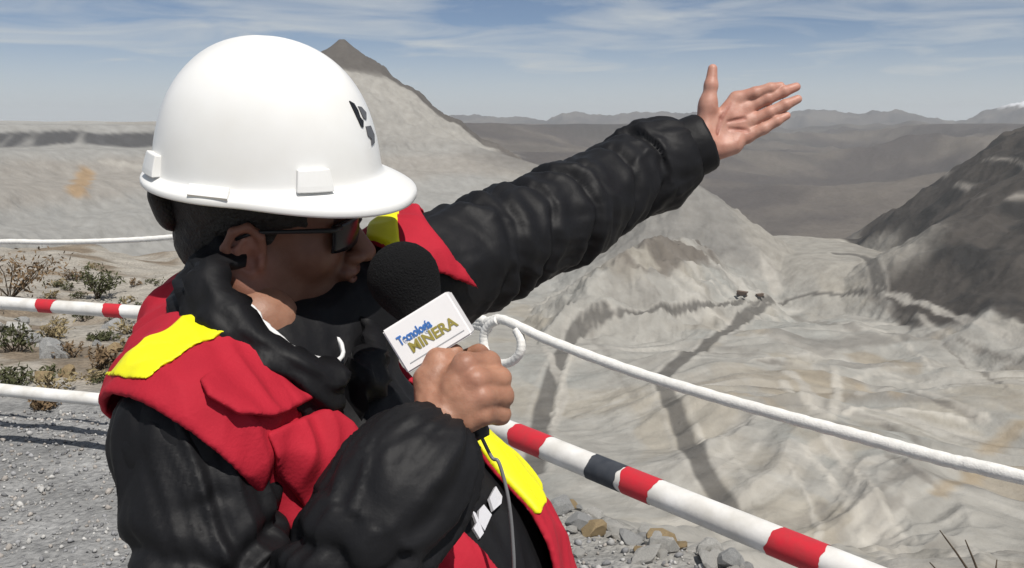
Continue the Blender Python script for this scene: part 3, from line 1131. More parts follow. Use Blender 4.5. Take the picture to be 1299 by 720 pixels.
def haul_truck(px, py, rz, sc, label):
    x, y, z = unproject(px, py)
    e = empty('haul_truck', (x, y, z))
    e.rotation_euler.z = rz
    e.scale = (sc, sc, sc)
    for (lo_, hi_, nm, mt) in (((-4.2, -1.6, 1.1), (4.2, 1.6, 2.0), 'chassis', m_mach), ((2.2, -1.9, 2.0), (4.3, 1.9, 3.0), 'hood', m_mach),
                               ((2.2, 0.2, 3.0), (3.9, 1.9, 4.4), 'cab', m_mach)):
        bm_obj(nm, box_bm(lo_, hi_, .12), mt, e)
    bm = box_bm((-4.8, -2.4, 2.2), (2.0, 2.4, 4.6))
    for v in bm.verts:                     # wedge-shaped tipping bed with a canopy lip
        if v.co.z < 3:
            v.co.x = v.co.x * 0.75 + 0.4
            v.co.y *= 0.8
        elif v.co.x > 0:
            v.co.x += 2.2
            v.co.z += 0.5
    bm_obj('tipping_bed', bm, m_mach, e)
    bm_obj('cab_window', box_bm((3.88, .35, 3.4), (3.95, 1.75, 4.2)), m_glass_d, e)
    for wx_ in (-2.8, 2.9):
        for wy_ in (-1.9, 1.9):
            bm_obj('wheel', wheel_bm((wx_, wy_, 1.15), 1.15, 0.9), m_tyre, e)
    tag(e, label, 'truck', 'haul trucks on the pit road')


haul_truck(941, 378, 2.6, 1.0, 'brown haul truck on the pit road, left and larger of two')
haul_truck(964, 378, 0.3, 0.75, 'smaller brown haul truck on the pit road, at the road junction')


def pickup(px, py, rz, sc, label):
    x, y, z = unproject(px, py)
    e = empty('pickup_truck', (x, y, z))
    e.rotation_euler.z = rz
    e.scale = (sc, sc, sc)
    bm_obj('body', box_bm((-2.6, -.9, .45), (2.6, .9, 1.05), .1), m_wcar, e)
    bm = box_bm((-.5, -.85, 1.05), (1.5, .85, 1.85))
    for v in bm.verts:
        if v.co.z > 1.5:
            v.co.x = v.co.x * 0.75 + .1
            v.co.y *= .88
    bm_obj('cab', bm, m_wcar, e)
    bm_obj('window', box_bm((-.2, -.87, 1.2), (1.15, .87, 1.6)), m_glass_d, e)
    for wx_ in (-1.6, 1.6):
        for wy_ in (-.85, .85):
            bm_obj('wheel', wheel_bm((wx_, wy_, .4), .4, .28), m_tyre, e)
    tag(e, label, 'pickup', 'white vehicles on the left bench')


pickup(67, 328, 0.4, 1.25, 'tiny white pickup on the pit bench just under the left rope')
pickup(23, 322, 1.2, 1.0, 'tinier white pickup under the left rope, nearest the picture edge')

# ------------------------------------------------------------------ solid modelling by distance fields (for bodies and cloth)
F32 = np.float32


def v3(*a):
    return np.array(a, dtype=F32)


def wv(v):
    return np.array((v.x, v.y, v.z), dtype=F32)


camR = v3(1, 0, 0)
camU = v3(0, _sp, _cp)
camF = v3(0, _cp, -_sp)


def smin(a, b, k):
    h = np.maximum(k - np.abs(a - b), 0) / k
    return np.minimum(a, b) - h * h * k * 0.25


def smax(a, b, k):
    return -smin(-a, -b, k)


def rcone(p, a, b, ra, rb):
    ab = b - a
    t = np.clip(((p - a) @ ab) / (ab @ ab), 0, 1)
    q = p - a - t[:, None] * ab
    return np.sqrt((q * q).sum(1)) - (ra + (rb - ra) * t)


def chain(p, pts, rad, k=0.006):
    d = None
    for i in range(len(pts) - 1):
        e = rcone(p, pts[i], pts[i + 1], rad[i], rad[i + 1])
        d = e if d is None else smin(d, e, k)
    return d


def ell(p, c, r, B=None):
    q = p - c
    if B is not None:
        q = q @ B            # columns of B are the ellipsoid's own axes
    r = np.asarray(r, dtype=F32)
    k0 = np.sqrt(((q / r) ** 2).sum(1))
    k1 = np.sqrt(((q / (r * r)) ** 2).sum(1)) + 1e-9
    return np.where(k0 < 1e-4, -r.min(), k0 * (k0 - 1) / k1)


def sdf_mesh(fn, lo, hi, h, coarse=4):
    """surface of fn = 0 as quads (surface nets); only the voxels near the surface are evaluated finely"""
    lo = np.asarray(lo, dtype=np.float64)
    hi = np.asarray(hi, dtype=np.float64)
    nc = np.ceil((hi - lo) / (h * coarse)).astype(int) + 1
    H = h * coarse
    ax = [lo[i] + H * (np.arange(nc[i]) + 0.5 - 0.5 / coarse) for i in range(3)]
    G = np.stack(np.meshgrid(*ax, indexing='ij'), -1).reshape(-1, 3).astype(F32)
    fc = fn(G).reshape(nc)
    near = np.abs(fc) < H * 1.75
    f = np.repeat(np.repeat(np.repeat(fc, coarse, 0), coarse, 1), coarse, 2).astype(F32)
    mk = np.repeat(np.repeat(np.repeat(near, coarse, 0), coarse, 1), coarse, 2)
    idx = np.nonzero(mk)
    P = np.stack([lo[i] + h * idx[i] for i in range(3)], -1).astype(F32)
    out = np.empty(len(P), dtype=F32)
    for s in range(0, len(P), 400000):
        out[s:s + 400000] = fn(P[s:s + 400000])
    f[idx] = out
    # surface nets
    s = f < 0
    cnt = np.zeros([n - 1 for n in f.shape], dtype=np.int8)
    for i in (0, 1):
        for j in (0, 1):
            for k in (0, 1):
                cnt += s[i:f.shape[0] - 1 + i, j:f.shape[1] - 1 + j, k:f.shape[2] - 1 + k]
    cells = np.nonzero((cnt > 0) & (cnt < 8))
    nC = len(cells[0])
    vid = -np.ones(cnt.shape, dtype=np.int64)
    vid[cells] = np.arange(nC)
    acc = np.zeros((nC, 3))
    wt = np.zeros(nC)
    ci = np.stack(cells, -1)
    corners = [(i, j, k) for i in (0, 1) for j in (0, 1) for k in (0, 1)]
    for a in corners:
        for axn in range(3):
            if a[axn] == 1:
                continue
            b = list(a)
            b[axn] = 1
            fa = f[ci[:, 0] + a[0], ci[:, 1] + a[1], ci[:, 2] + a[2]].astype(np.float64)
            fb = f[ci[:, 0] + b[0], ci[:, 1] + b[1], ci[:, 2] + b[2]].astype(np.float64)
            m = (fa < 0) != (fb < 0)
            t = np.where(m, fa / np.where(m, fa - fb, 1), 0)
            q = np.array(a, dtype=np.float64) + np.zeros((nC, 3))
            q[:, axn] += t
            acc += q * m[:, None]
            wt += m
    V = lo + h * (ci + acc / wt[:, None])
    quads = []
    for axn in range(3):
        o = [0, 1, 2]
        o.remove(axn)
        sl0 = [slice(None)] * 3
        sl1 = [slice(None)] * 3
        sl0[axn] = slice(0, -1)
        sl1[axn] = slice(1, None)
        ch = s[tuple(sl0)] != s[tuple(sl1)]
        e = np.stack(np.nonzero(ch), -1)
        ok = (e[:, o[0]] > 0) & (e[:, o[1]] > 0) & (e[:, o[0]] < cnt.shape[o[0]]) & (e[:, o[1]] < cnt.shape[o[1]])
        e = e[ok]
        ins = s[e[:, 0], e[:, 1], e[:, 2]]
        q = []
        for (da, db) in ((-1, -1), (0, -1), (0, 0), (-1, 0)):
            c_ = e.copy()
            c_[:, o[0]] += da
            c_[:, o[1]] += db
            q.append(vid[c_[:, 0], c_[:, 1], c_[:, 2]])
        q = np.stack(q, -1)
        flip = ins if axn != 1 else ~ins
        q[~flip] = q[~flip][:, ::-1]
        quads.append(q)
    Q = np.concatenate(quads)
    Q = Q[(Q >= 0).all(1)]
    return V, Q


def vnormals(V, Q):
    n = np.cross(V[Q[:, 2]] - V[Q[:, 0]], V[Q[:, 3]] - V[Q[:, 1]])
    N = np.zeros_like(V)
    for i in range(4):
        np.add.at(N, Q[:, i], n)
    return N / (np.linalg.norm(N, axis=1)[:, None] + 1e-12)


def relax(V, Q, it=2, lam=0.5):
    """plain Laplacian smoothing: takes the voxel steps off"""
    for _ in range(it):
        A_ = np.zeros_like(V)
        w = np.zeros(len(V))
        for i in range(4):
            for j in (1, 3):
                np.add.at(A_, Q[:, i], V[Q[:, (i + j) % 4]])
                np.add.at(w, Q[:, i], 1)
        V = V + lam * (A_ / np.maximum(w, 1)[:, None] - V)
    return V


def unit(v):
    return v / (np.linalg.norm(v) + 1e-12)


def perl3(p, sc, seed=0):
    """cheap 3-D noise from three planar slices"""
    return (perlin2(p[:, 0] * sc + 0.7 * p[:, 2] * sc, p[:, 1] * sc, seed) + perlin2(p[:, 1] * sc - 0.6 * p[:, 0] * sc, p[:, 2] * sc, seed + 1)
            + perlin2(p[:, 2] * sc + 0.5 * p[:, 1] * sc, p[:, 0] * sc, seed + 2)) * 0.6


# ------------------------------------------------------------------ materials of the figure
m_skin = make_mat('skin', (0.3, 0.16, 0.1), rough=0.5, spec=0.4, attr='skin', var=(0.80, 0.74, 0.72), var_scale=70, bump=0.25, bump_scale=420,
                  bump_dist=0.0012, sss=0.12)
m_hair = make_mat('black_hair', (0.012, 0.010, 0.009), rough=0.55, spec=0.4, bump=0.6, bump_scale=300, bump_dist=0.004)
m_jacket = make_mat('black_nylon', (0.0065, 0.0065, 0.0075), rough=0.58, spec=0.2, var=(0.010, 0.010, 0.0115), var_scale=9, bump=0.3, bump_scale=55,
                    bump_dist=0.004, detail=6, wrinkle=(13, 0.010))
m_vest = make_mat('red_vest_cloth', (0.42, 0.017, 0.034), rough=0.8, spec=0.2, var=(0.34, 0.012, 0.026), var_scale=14, bump=0.4, bump_scale=240,
                  bump_dist=0.0014, wrinkle=(9, 0.006))
m_yellow = make_mat('yellow_tape', (0.80, 0.76, 0.01), rough=0.55, spec=0.3, var=(0.74, 0.72, 0.012), var_scale=60, bump=0.25, bump_scale=500,
                    bump_dist=0.0008)
m_helmet = make_mat('white_hard_plastic', (0.80, 0.80, 0.785), rough=0.30, spec=0.5, var=(0.74, 0.73, 0.70), var_scale=13, var_detail=9, bump=0.05, bump_scale=35,
                    bump_dist=0.001)
m_black = make_mat('black_plastic', (0.014, 0.014, 0.015), rough=0.5, spec=0.4, bump=0.2, bump_scale=200)
m_foam = make_mat('black_foam', (0.007, 0.007, 0.0075), rough=0.95, spec=0.15, bump=1.0, bump_scale=480, bump_dist=0.003)
m_white = make_mat('white_card', (0.80, 0.78, 0.77), rough=0.45, spec=0.4, var=(0.77, 0.75, 0.745), var_scale=30)
m_shirt = make_mat('white_shirt', (0.75, 0.75, 0.75), rough=0.8, bump=0.3, bump_scale=400)
m_trouser = make_mat('dark_blue_cotton', (0.03, 0.035, 0.06), rough=0.9, bump=0.4, bump_scale=200)
m_boot = make_mat('brown_leather', (0.07, 0.04, 0.02), rough=0.5, bump=0.4, bump_scale=90)
m_lens = make_mat('dark_lens', (0.008, 0.008, 0.010), rough=0.25, spec=0.3)
m_grey_thread = make_mat('silver_thread', (0.55, 0.55, 0.58), rough=0.5, bump=0.5, bump_scale=900)
m_blue_ink = make_mat('blue_ink', (0.05, 0.16, 0.45), rough=0.5)
m_olive_ink = make_mat('olive_ink', (0.30, 0.25, 0.06), rough=0.5)
m_grey_ink = make_mat('grey_ink', (0.35, 0.35, 0.36), rough=0.5)
m_black_ink = make_mat('black_ink', (0.012, 0.012, 0.014), rough=0.4)
m_darkgrey_ink = make_mat('dark_grey_ink', (0.10, 0.10, 0.105), rough=0.4)
m_metal = make_mat('bright_metal', (0.6, 0.6, 0.6), rough=0.3, metallic=1.0)

# ------------------------------------------------------------------ pose: joints placed from the photograph, at their own depth
SR = wv(pt(243, 558, 0.90))
SL = wv(pt(545, 348, 1.24))
NB = wv(pt(318, 466, 1.04))
HUMP = wv(pt(268, 428, 1.10))
ER = wv(pt(302, 950, 0.84))
WR = wv(pt(566, 548, 0.845))
EL_ = wv(pt(718, 272, 1.42))
WL = wv(pt(896, 183, 1.575))
Ld = SL - SR
Ld[2] = 0
Ld = unit(Ld)
Fd = v3(Ld[1], -Ld[0], 0)           # the way the chest faces: right, and a little towards the camera
Ud = v3(0, 0, 1)
CHEST = v3(-0.232, 1.035, 1.27)
BELLY = v3(-0.105, 1.02, 1.05)
HIPS = v3(-0.125, 1.01, 0.90)
person = empty('person', (float(HIPS[0]), float(HIPS[1]), 0.0))
tag(person, 'person in red vest and white hard hat pointing out over the pit with one arm', 'person')

# head frame: x forward, y to his left, z up; origin in the middle of the helmet rim
HO = wv(pt(342, 213, 1.05))
yaw, pitch_h, roll = math.radians(-4), math.radians(4), math.radians(10)
HM = (Matrix.Rotation(yaw, 3, 'Z') @ Matrix.Rotation(roll, 3, 'X') @ Matrix.Rotation(pitch_h, 3, 'Y'))
HB = np.array(HM, dtype=F32)        # columns: forward, left, up


HBH = np.array(Matrix.Rotation(math.radians(9), 3, 'Z'), dtype=F32) @ HB
HEAD_O = HO - HB[:, 2] * 0.032 - HB[:, 0] * 0.004       # the head sits a little lower in the hat


def h2w(V):
    return np.asarray(V) @ HBH.T + HEAD_O


def hat2w(V):
    return np.asarray(V) @ HB.T + HO


def w2h(V):
    return (np.asarray(V) - HEAD_O) @ HBH


NBh = w2h(NB)


def cranium(p):
    return ell(p, v3(-0.006, 0, 0.022), (0.099, 0.078, 0.106))


def head_sdf(p):
    q = p.copy()
    q[:, 1] = np.abs(q[:, 1])
    d = cranium(q)
    d = smin(d, ell(q, v3(0.030, 0, -0.045), (0.064, 0.060, 0.082)), 0.03)
    d = smin(d, rcone(q, v3(0.004, 0.056, -0.075), v3(0.072, 0.012, -0.124), 0.020, 0.019), 0.03)
    d = smin(d, ell(q, v3(0.078, 0, -0.122), (0.021, 0.024, 0.019)), 0.018)
    d = smin(d, ell(q, v3(0.058, 0.044, -0.056), (0.026, 0.022, 0.024)), 0.02)
    d = smin(d, rcone(q, v3(0.084, 0, -0.010), v3(0.070, 0.046, -0.014), 0.013, 0.011), 0.015)
    d = smax(d, -ell(q, v3(0.103, 0.031, -0.034), (0.017, 0.019, 0.014)), 0.012)
    d = smin(d, ell(q, v3(0.0805, 0.031, -0.034), (0.0125, 0.0125, 0.0125)), 0.003)
    d = smin(d, rcone(q, v3(0.089, 0, -0.022), v3(0.116, 0, -0.063), 0.0085, 0.0125), 0.012)
    d = smin(d, ell(q, v3(0.104, 0.0135, -0.067), (0.012, 0.008, 0.008)), 0.006)
    d = smin(d, ell(q, v3(0.094, 0, -0.086), (0.013, 0.026, 0.012)), 0.012)
    d = smin(d, ell(q, v3(0.1035, 0, -0.0855), (0.007, 0.021, 0.0058)), 0.004)
    d = smin(d, ell(q, v3(0.1015, 0, -0.0965), (0.007, 0.019, 0.0062)), 0.004)
    d = smax(d, -ell(q, v3(0.113, 0, -0.0912), (0.012, 0.022, 0.0014)), 0.003)
    # ears
    ang = math.radians(-14)
    B = np.array([[math.cos(ang), 0, -math.sin(ang)], [0, 1, 0], [math.sin(ang), 0, math.cos(ang)]], dtype=F32)
    q0 = q
    q = (q - v3(-0.010, 0.074, -0.050)) / 1.18 + v3(-0.012, 0.076, -0.050)
    er = ell(q, v3(-0.013, 0.0785, -0.050), (0.0185, 0.0065, 0.031), B)
    hx_ = [v3(0.003, .080, -.044), v3(0.002, .084, -.030), v3(-.009, .087, -.0205), v3(-.022, .089, -.025), v3(-.0295, .090, -.041), v3(-.026, .0885, -.060), v3(-.017, .0865, -.075), v3(-.007, .084, -.082)]
    er = smin(er, chain(q, hx_, [.0036, .0040, .0042, .0042, .0040, .0038, .0050, .0060], .003), 0.003)
    er = smin(er, chain(q, [v3(-.013, .085, -.033), v3(-.020, .0865, -.044), v3(-.017, .0865, -.060), v3(-.008, .0845, -.066)], [.0028, .0032, .0034, .0034], .003), 0.003)
    er = smin(er, ell(q, v3(0.001, 0.083, -0.056), (0.0045, 0.005, 0.007)), 0.003)
    er = smax(er, -ell(q, v3(-0.007, 0.0885, -0.053), (0.0075, 0.0085, 0.010)), 0.003)
    q = q0
    d = smin(d, er * 1.18, 0.004)
    nb = NBh + np.zeros(3, dtype=F32)
    n1 = rcone(p, v3(-0.038, 0, -0.065), nb, 0.057, 0.060)
    d = smin(d, n1, 0.03)
    return d


V1, Q1 = sdf_mesh(head_sdf, (-0.15, -0.13, -0.27), (0.15, 0.13, 0.15), 0.0022)
V1 = relax(V1, Q1, 1, 0.4)
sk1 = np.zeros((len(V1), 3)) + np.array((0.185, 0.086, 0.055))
lipm = np.exp(-(((V1[:, 0] - 0.104) / 0.01) ** 2 + ((V1[:, 2] + 0.091) / 0.010) ** 2 + (V1[:, 1] / 0.022) ** 2))
sk1 = sk1 * (1 - 0.5 * lipm[:, None]) + np.array((0.26, 0.09, 0.07)) * 0.5 * lipm[:, None]
earm = np.exp(-(((np.abs(V1[:, 1]) - 0.085) / 0.012) ** 2 + ((V1[:, 2] + 0.055) / 0.035) ** 2 + ((V1[:, 0] + 0.010) / 0.03) ** 2))
sk1 = sk1 * (1 - earm[:, None]) + np.array((0.38, 0.165, 0.115)) * earm[:, None]
stub = np.exp(-(((V1[:, 0] - 0.085) / 0.03) ** 2 + ((V1[:, 2] + 0.10) / 0.022) ** 2))
sk1 = sk1 * (1 - 0.35 * stub[:, None])
brow = np.exp(-(((V1[:, 2] + 0.008 - 0.006 * np.cos(V1[:, 1] * 50)) / 0.0045) ** 2)) * (V1[:, 0] > 0.066) * (np.abs(V1[:, 1]) > 0.012) * (np.abs(V1[:, 1]) < 0.05)
sk1 = sk1 * (1 - 0.85 * brow[:, None])
V1 = h2w(V1)


# ---- left hand: open, palm towards us, thumb up
def L(px, py, dd=0.0):
    return wv(pt(px, py, 1.575 + dd))


LCREASE = ((L(926, 130, -.013), L(915, 150, -.014)), (L(915, 150, -.014), L(905, 182, -.016)), (L(944, 150, -.013), L(924, 154, -.013)), (L(948, 165, -.014), L(926, 163, -.013)))


def lhand_sdf(p):
    wr = L(893, 176)
    # palm: fan of rounded bones from wrist to knuckles
    k_i, k_m, k_r, k_p = L(934, 125, .004), L(946, 138, .002), L(951, 154, 0), L(948, 173, -.002)
    d = rcone(p, L(872, 187), wr, 0.029, 0.027)
    for kb, ra, rb in ((k_i, .0150, .0125), (k_m, .0160, .0125), (k_r, .0155, .0120), (k_p, .0150, .0110)):
        d = smin(d, rcone(p, wr + (kb - wr) * 0.12, kb, ra, rb), 0.016)
    d = smin(d, rcone(p, L(908, 190, -.002), L(930, 184, -.003), 0.0185, 0.0165), 0.016)           # heel below the little finger
    d = smin(d, rcone(p, L(893, 165, -.004), L(898, 132, -.010), 0.0175, 0.0145), 0.014)   # ball of the thumb
    # the hollow of the palm
    d = smax(d, -ell(p, L(924, 157, -.032), (0.027, 0.018, 0.027)), 0.012)
    d = smin(d, chain(p, [L(898, 134, -.010), L(902, 108, -.014), L(904, 87, -.012)], [.0135, .0112, .0082]), 0.012)
    fing = [([k_i, L(958, 118, -.006), L(977, 112, -.010), L(990, 109, -.008)], [.0118, .0108, .0096, .0074]),
            ([k_m, L(973, 125, -.006), L(994, 116, -.010), L(1010, 110, -.008)], [.0118, .0110, .0098, .0076]),
            ([k_r, L(976, 143, -.008), L(996, 133, -.012), L(1012, 125.5, -.010)], [.0116, .0107, .0096, .0074]),
            ([k_p, L(969, 163, -.009), L(985, 153.5, -.012), L(998, 146.5, -.010)], [.0108, .0097, .0086, .0068])]
    fs = None
    for pts, rad in fing:
        e = chain(p, pts, rad, 0.004)
        fs = e if fs is None else smin(fs, e, 0.0015)
    d = smin(d, fs, 0.006)
    # creases
    for (a, b) in LCREASE:
        d = smax(d, -rcone(p, a, b, 0.0022, 0.0018), 0.004)
    return d


lo = np.minimum.reduce([L(860, 60), L(1030, 220)]) - 0.03
hi = np.maximum.reduce([L(860, 60), L(1030, 220)]) + 0.03
lo[1] -= 0.03
hi[1] += 0.03
V2, Q2 = sdf_mesh(lhand_sdf, lo, hi, 0.0016)
V2 = relax(V2, Q2, 1, 0.4)
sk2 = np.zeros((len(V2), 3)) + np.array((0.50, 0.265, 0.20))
tn = perl3(V2, 38, 5)[:, None]
sk2 = sk2 * (1 + 0.10 * tn * np.array((0.4, 1, 1.1)))
for (a_, b_) in LCREASE:
    g = np.exp(-(np.maximum(rcone(V2.astype(F32), a_, b_, 0.0, 0.0), 0) / 0.0045) ** 2)[:, None]
    sk2 = sk2 * (1 - 0.35 * g * np.array((0.6, 1, 1)))
for tip in (L(990, 109), L(1010, 110), L(1012, 125.5), L(998, 146.5), L(904, 87), L(908, 190)):
    g = np.exp(-(((V2 - tip) ** 2).sum(1)) / 0.014 ** 2)[:, None]
    sk2 = sk2 * (1 - 0.45 * g) + np.array((0.50, 0.20, 0.155)) * 0.45 * g


# ---- right hand: a fist closed round the microphone
def R(px, py, d):
    return wv(pt(px, py, d))


MIC_T = R(512, 352, 0.925)            # middle of the foam ball
MIC_B = R(612, 556, 0.905)            # lower end of the handle
mic_ax = unit(MIC_B - MIC_T)


def on_mic(f):
    return MIC_T + (MIC_B - MIC_T) * f


KN = [(590, 463, .868), (603, 482, .863), (610, 503, .861), (611, 524, .864)]
FP = [((620, 460, .890), (607, 450, .925), (574, 458, .935)),
      ((633, 480, .884), (624, 473, .925), (588, 476, .936)),
      ((637, 502, .884), (630, 496, .922), (596, 497, .934)),
      ((634, 525, .887), (628, 520, .917), (602, 518, .928))]


def rhand_sdf(p):
    kn = [R(*q) for q in KN]
    wr = R(554, 540, .868)
    d = rcone(p, R(535, 590, .842), R(552, 545, .864), 0.029, 0.027)
    # flesh of the palm, deeper than the bones
    d = smin(d, ell(p, R(578, 500, .893), (0.026, 0.016, 0.034)), 0.016)
    d = smin(d, ell(p, R(558, 494, .884), (0.020, 0.018, 0.028)), 0.016)
    fin = None
    for kb, sp, r0, w0 in zip(kn, FP, (.0114, .0117, .0113, .0104), (0, 3, 6, 9)):
        st_ = wr + (kb - wr) * 0.15
        e = chain(p, [st_, kb * 0.6 + st_ * 0.4, kb, R(*sp[0]), R(*sp[1]), R(*sp[2])], [.0175, .0140, r0 * 1.06, r0 * .95, r0 * .88, r0 * .74], 0.006)
        fin = e if fin is None else smin(fin, e, 0.0030)
    d = smin(d, fin, 0.006)
    # thumb lies up along the near-left side of the handle
    d = smin(d, chain(p, [R(548, 515, .872), R(543, 482, .882), R(556, 456, .890), R(577, 447, .897)], [.0165, .0135, .0118, .0090], .006), 0.007)
    return d + 0.0004 * perl3(p, 160, 6)


lo = np.minimum.reduce([R(505, 430, .80), R(650, 620, .80), R(505, 430, .96), R(650, 620, .96)]) - 0.01
hi = np.maximum.reduce([R(505, 430, .80), R(650, 620, .80), R(505, 430, .96), R(650, 620, .96)]) + 0.01
V3, Q3 = sdf_mesh(rhand_sdf, lo, hi, 0.0016)
V3 = relax(V3, Q3, 1, 0.4)
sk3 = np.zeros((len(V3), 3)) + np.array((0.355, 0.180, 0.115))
tn = perl3(V3, 45, 8)[:, None]
sk3 = sk3 * (1 + 0.14 * tn)
for kb in (R(590, 463, .858), R(603, 482, .852), R(610, 503, .850)):
    g = np.exp(-(((V3 - kb) ** 2).sum(1)) / 0.011 ** 2)[:, None]
    sk3 = sk3 * (1 - 0.3 * g) + np.array((0.40, 0.19, 0.14)) * 0.3 * g


# ---- arms and trunk inside the clothes, so that the body is one figure
def trunk_sdf(p):
    d = ell(p, CHEST - v3(0, 0, .05), (0.095, 0.150, 0.15), np.stack([Fd, Ld, Ud], 1))
    d = smin(d, ell(p, BELLY, (0.115, 0.155, 0.20), np.stack([Fd, Ld, Ud], 1)), 0.05)
    d = smin(d, rcone(p, SR, NB - v3(0, 0, .02), 0.045, 0.042), 0.04)
    d = smin(d, rcone(p, SL, NB - v3(0, 0, .02), 0.045, 0.042), 0.04)
    d = smin(d, chain(p, [SR, ER, R(500, 640, .835), R(535, 590, .840)], [.044, .034, .027, .028], 0.01), 0.03)
    d = smin(d, chain(p, [SL, EL_, L(835, 203), L(872, 187)], [.044, .036, .028, .028], 0.01), 0.03)
    d = smin(d, chain(p, [HIPS + Ld * .085, HIPS + Ld * .10 - v3(0, 0, .42), HIPS + Ld * .10 - v3(0, 0, .80)], [.075, .055, .04], 0.02), 0.03)
    d = smin(d, chain(p, [HIPS - Ld * .085, HIPS - Ld * .10 - v3(0, 0, .42), HIPS - Ld * .10 - v3(0, 0, .80)], [.075, .055, .04], 0.02), 0.03)
    d = smin(d, rcone(p, NB, NB + v3(.01, 0, .05), 0.055, 0.05), 0.02)
    return d


V4, Q4 = sdf_mesh(trunk_sdf, (-0.50, 0.60, 0.02), (0.40, 1.66, 1.70), 0.014, 3)
sk4 = np.zeros((len(V4), 3)) + np.array((0.30, 0.155, 0.10))
BV, BQ, BC = [], [], []
off = 0
for V_, Q_, C_ in ((V1, Q1, sk1), (V2, Q2, sk2), (V3, Q3, sk3), (V4, Q4, sk4)):
    BV.append(V_)
    BQ.append(Q_ + off)
    BC.append(C_)
    off += len(V_)
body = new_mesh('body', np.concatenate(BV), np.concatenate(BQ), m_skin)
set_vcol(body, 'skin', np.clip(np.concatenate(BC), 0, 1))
adopt(body, person)


# ---- hair: short, black, mostly under the hard hat
def hair_sdf(p):
    q = p.copy()
    q[:, 1] = np.abs(q[:, 1])
    d = ell(q, v3(-0.008, 0, 0.020), (0.1045, 0.0835, 0.113))
    d = smin(d, ell(q, v3(-0.060, 0, -0.055), (0.045, 0.058, 0.045)), 0.02)
    d = d + 0.0018 * perl3(q, 90, 3)
    # keep it behind the hairline and above the nape; a sideburn runs down in front of the ear
    face = np.minimum(0.062 - 0.0 * q[:, 2] - q[:, 0], 1)
    line = np.where(q[:, 2] > -0.02, 0.075 - q[:, 0], (0.012 + 0.35 * (q[:, 2] + 0.06)) - q[:, 0])
    nape = q[:, 2] + 0.098 + 0.25 * np.maximum(q[:, 0] + 0.05, 0)
    d = smax(d, -np.minimum(line, nape), 0.006)
    # clear the ear
    d = smax(d, -ell(q, v3(-0.008, 0.088, -0.058), (0.027, 0.022, 0.038)), 0.005)
    return d


V_, Q_ = sdf_mesh(hair_sdf, (-0.14, -0.12, -0.13), (0.12, 0.12, 0.16), 0.003)
hair = new_mesh('hair', h2w(V_), Q_, m_hair)
adopt(hair, person)


# ------------------------------------------------------------------ jacket
def torso_sdf(p):
    B = np.stack([Fd, Ld, Ud], 1)
    d = ell(p, CHEST - v3(0, 0, 0.035), (0.138, 0.190, 0.185), B)
    d = smin(d, ell(p, BELLY, (0.162, 0.200, 0.25), B), 0.08)
    d = smin(d, ell(p, HIPS, (0.150, 0.190, 0.16), B), 0.06)
    d = smin(d, rcone(p, SR, NB, 0.072, 0.060), 0.05)
    d = smin(d, rcone(p, SR * 0.6 + HUMP * 0.4, HUMP, 0.062, 0.060), 0.05)
    d = smin(d, rcone(p, SL, NB, 0.072, 0.060), 0.05)
    return d


def fold_disp(V, N, amp, seed):
    """long soft cloth folds: stretched ridged noise"""
    a = V @ (Ud * 9 + Fd * 5) + 0.8 * perl3(V, 6, seed)
    b = V @ (Ld * 26 - Ud * 6)
    return amp * (1 - np.abs(perlin2(a, b, seed)) * 2.2) + 0.5 * amp * perlin2(a * 2.3, b * 1.7, seed + 4)


V_, Q_ = sdf_mesh(torso_sdf, (-0.52, 0.72, 0.72), (0.16, 1.42, 1.62), 0.007)
N_ = vnormals(V_, Q_)
V_ = V_ + N_ * fold_disp(V_, N_, 0.003, 31)[:, None]
jacket = new_mesh('jacket', V_, Q_, m_jacket)
adopt(jacket, person)
jacket['label'] = 'black nylon padded jacket'


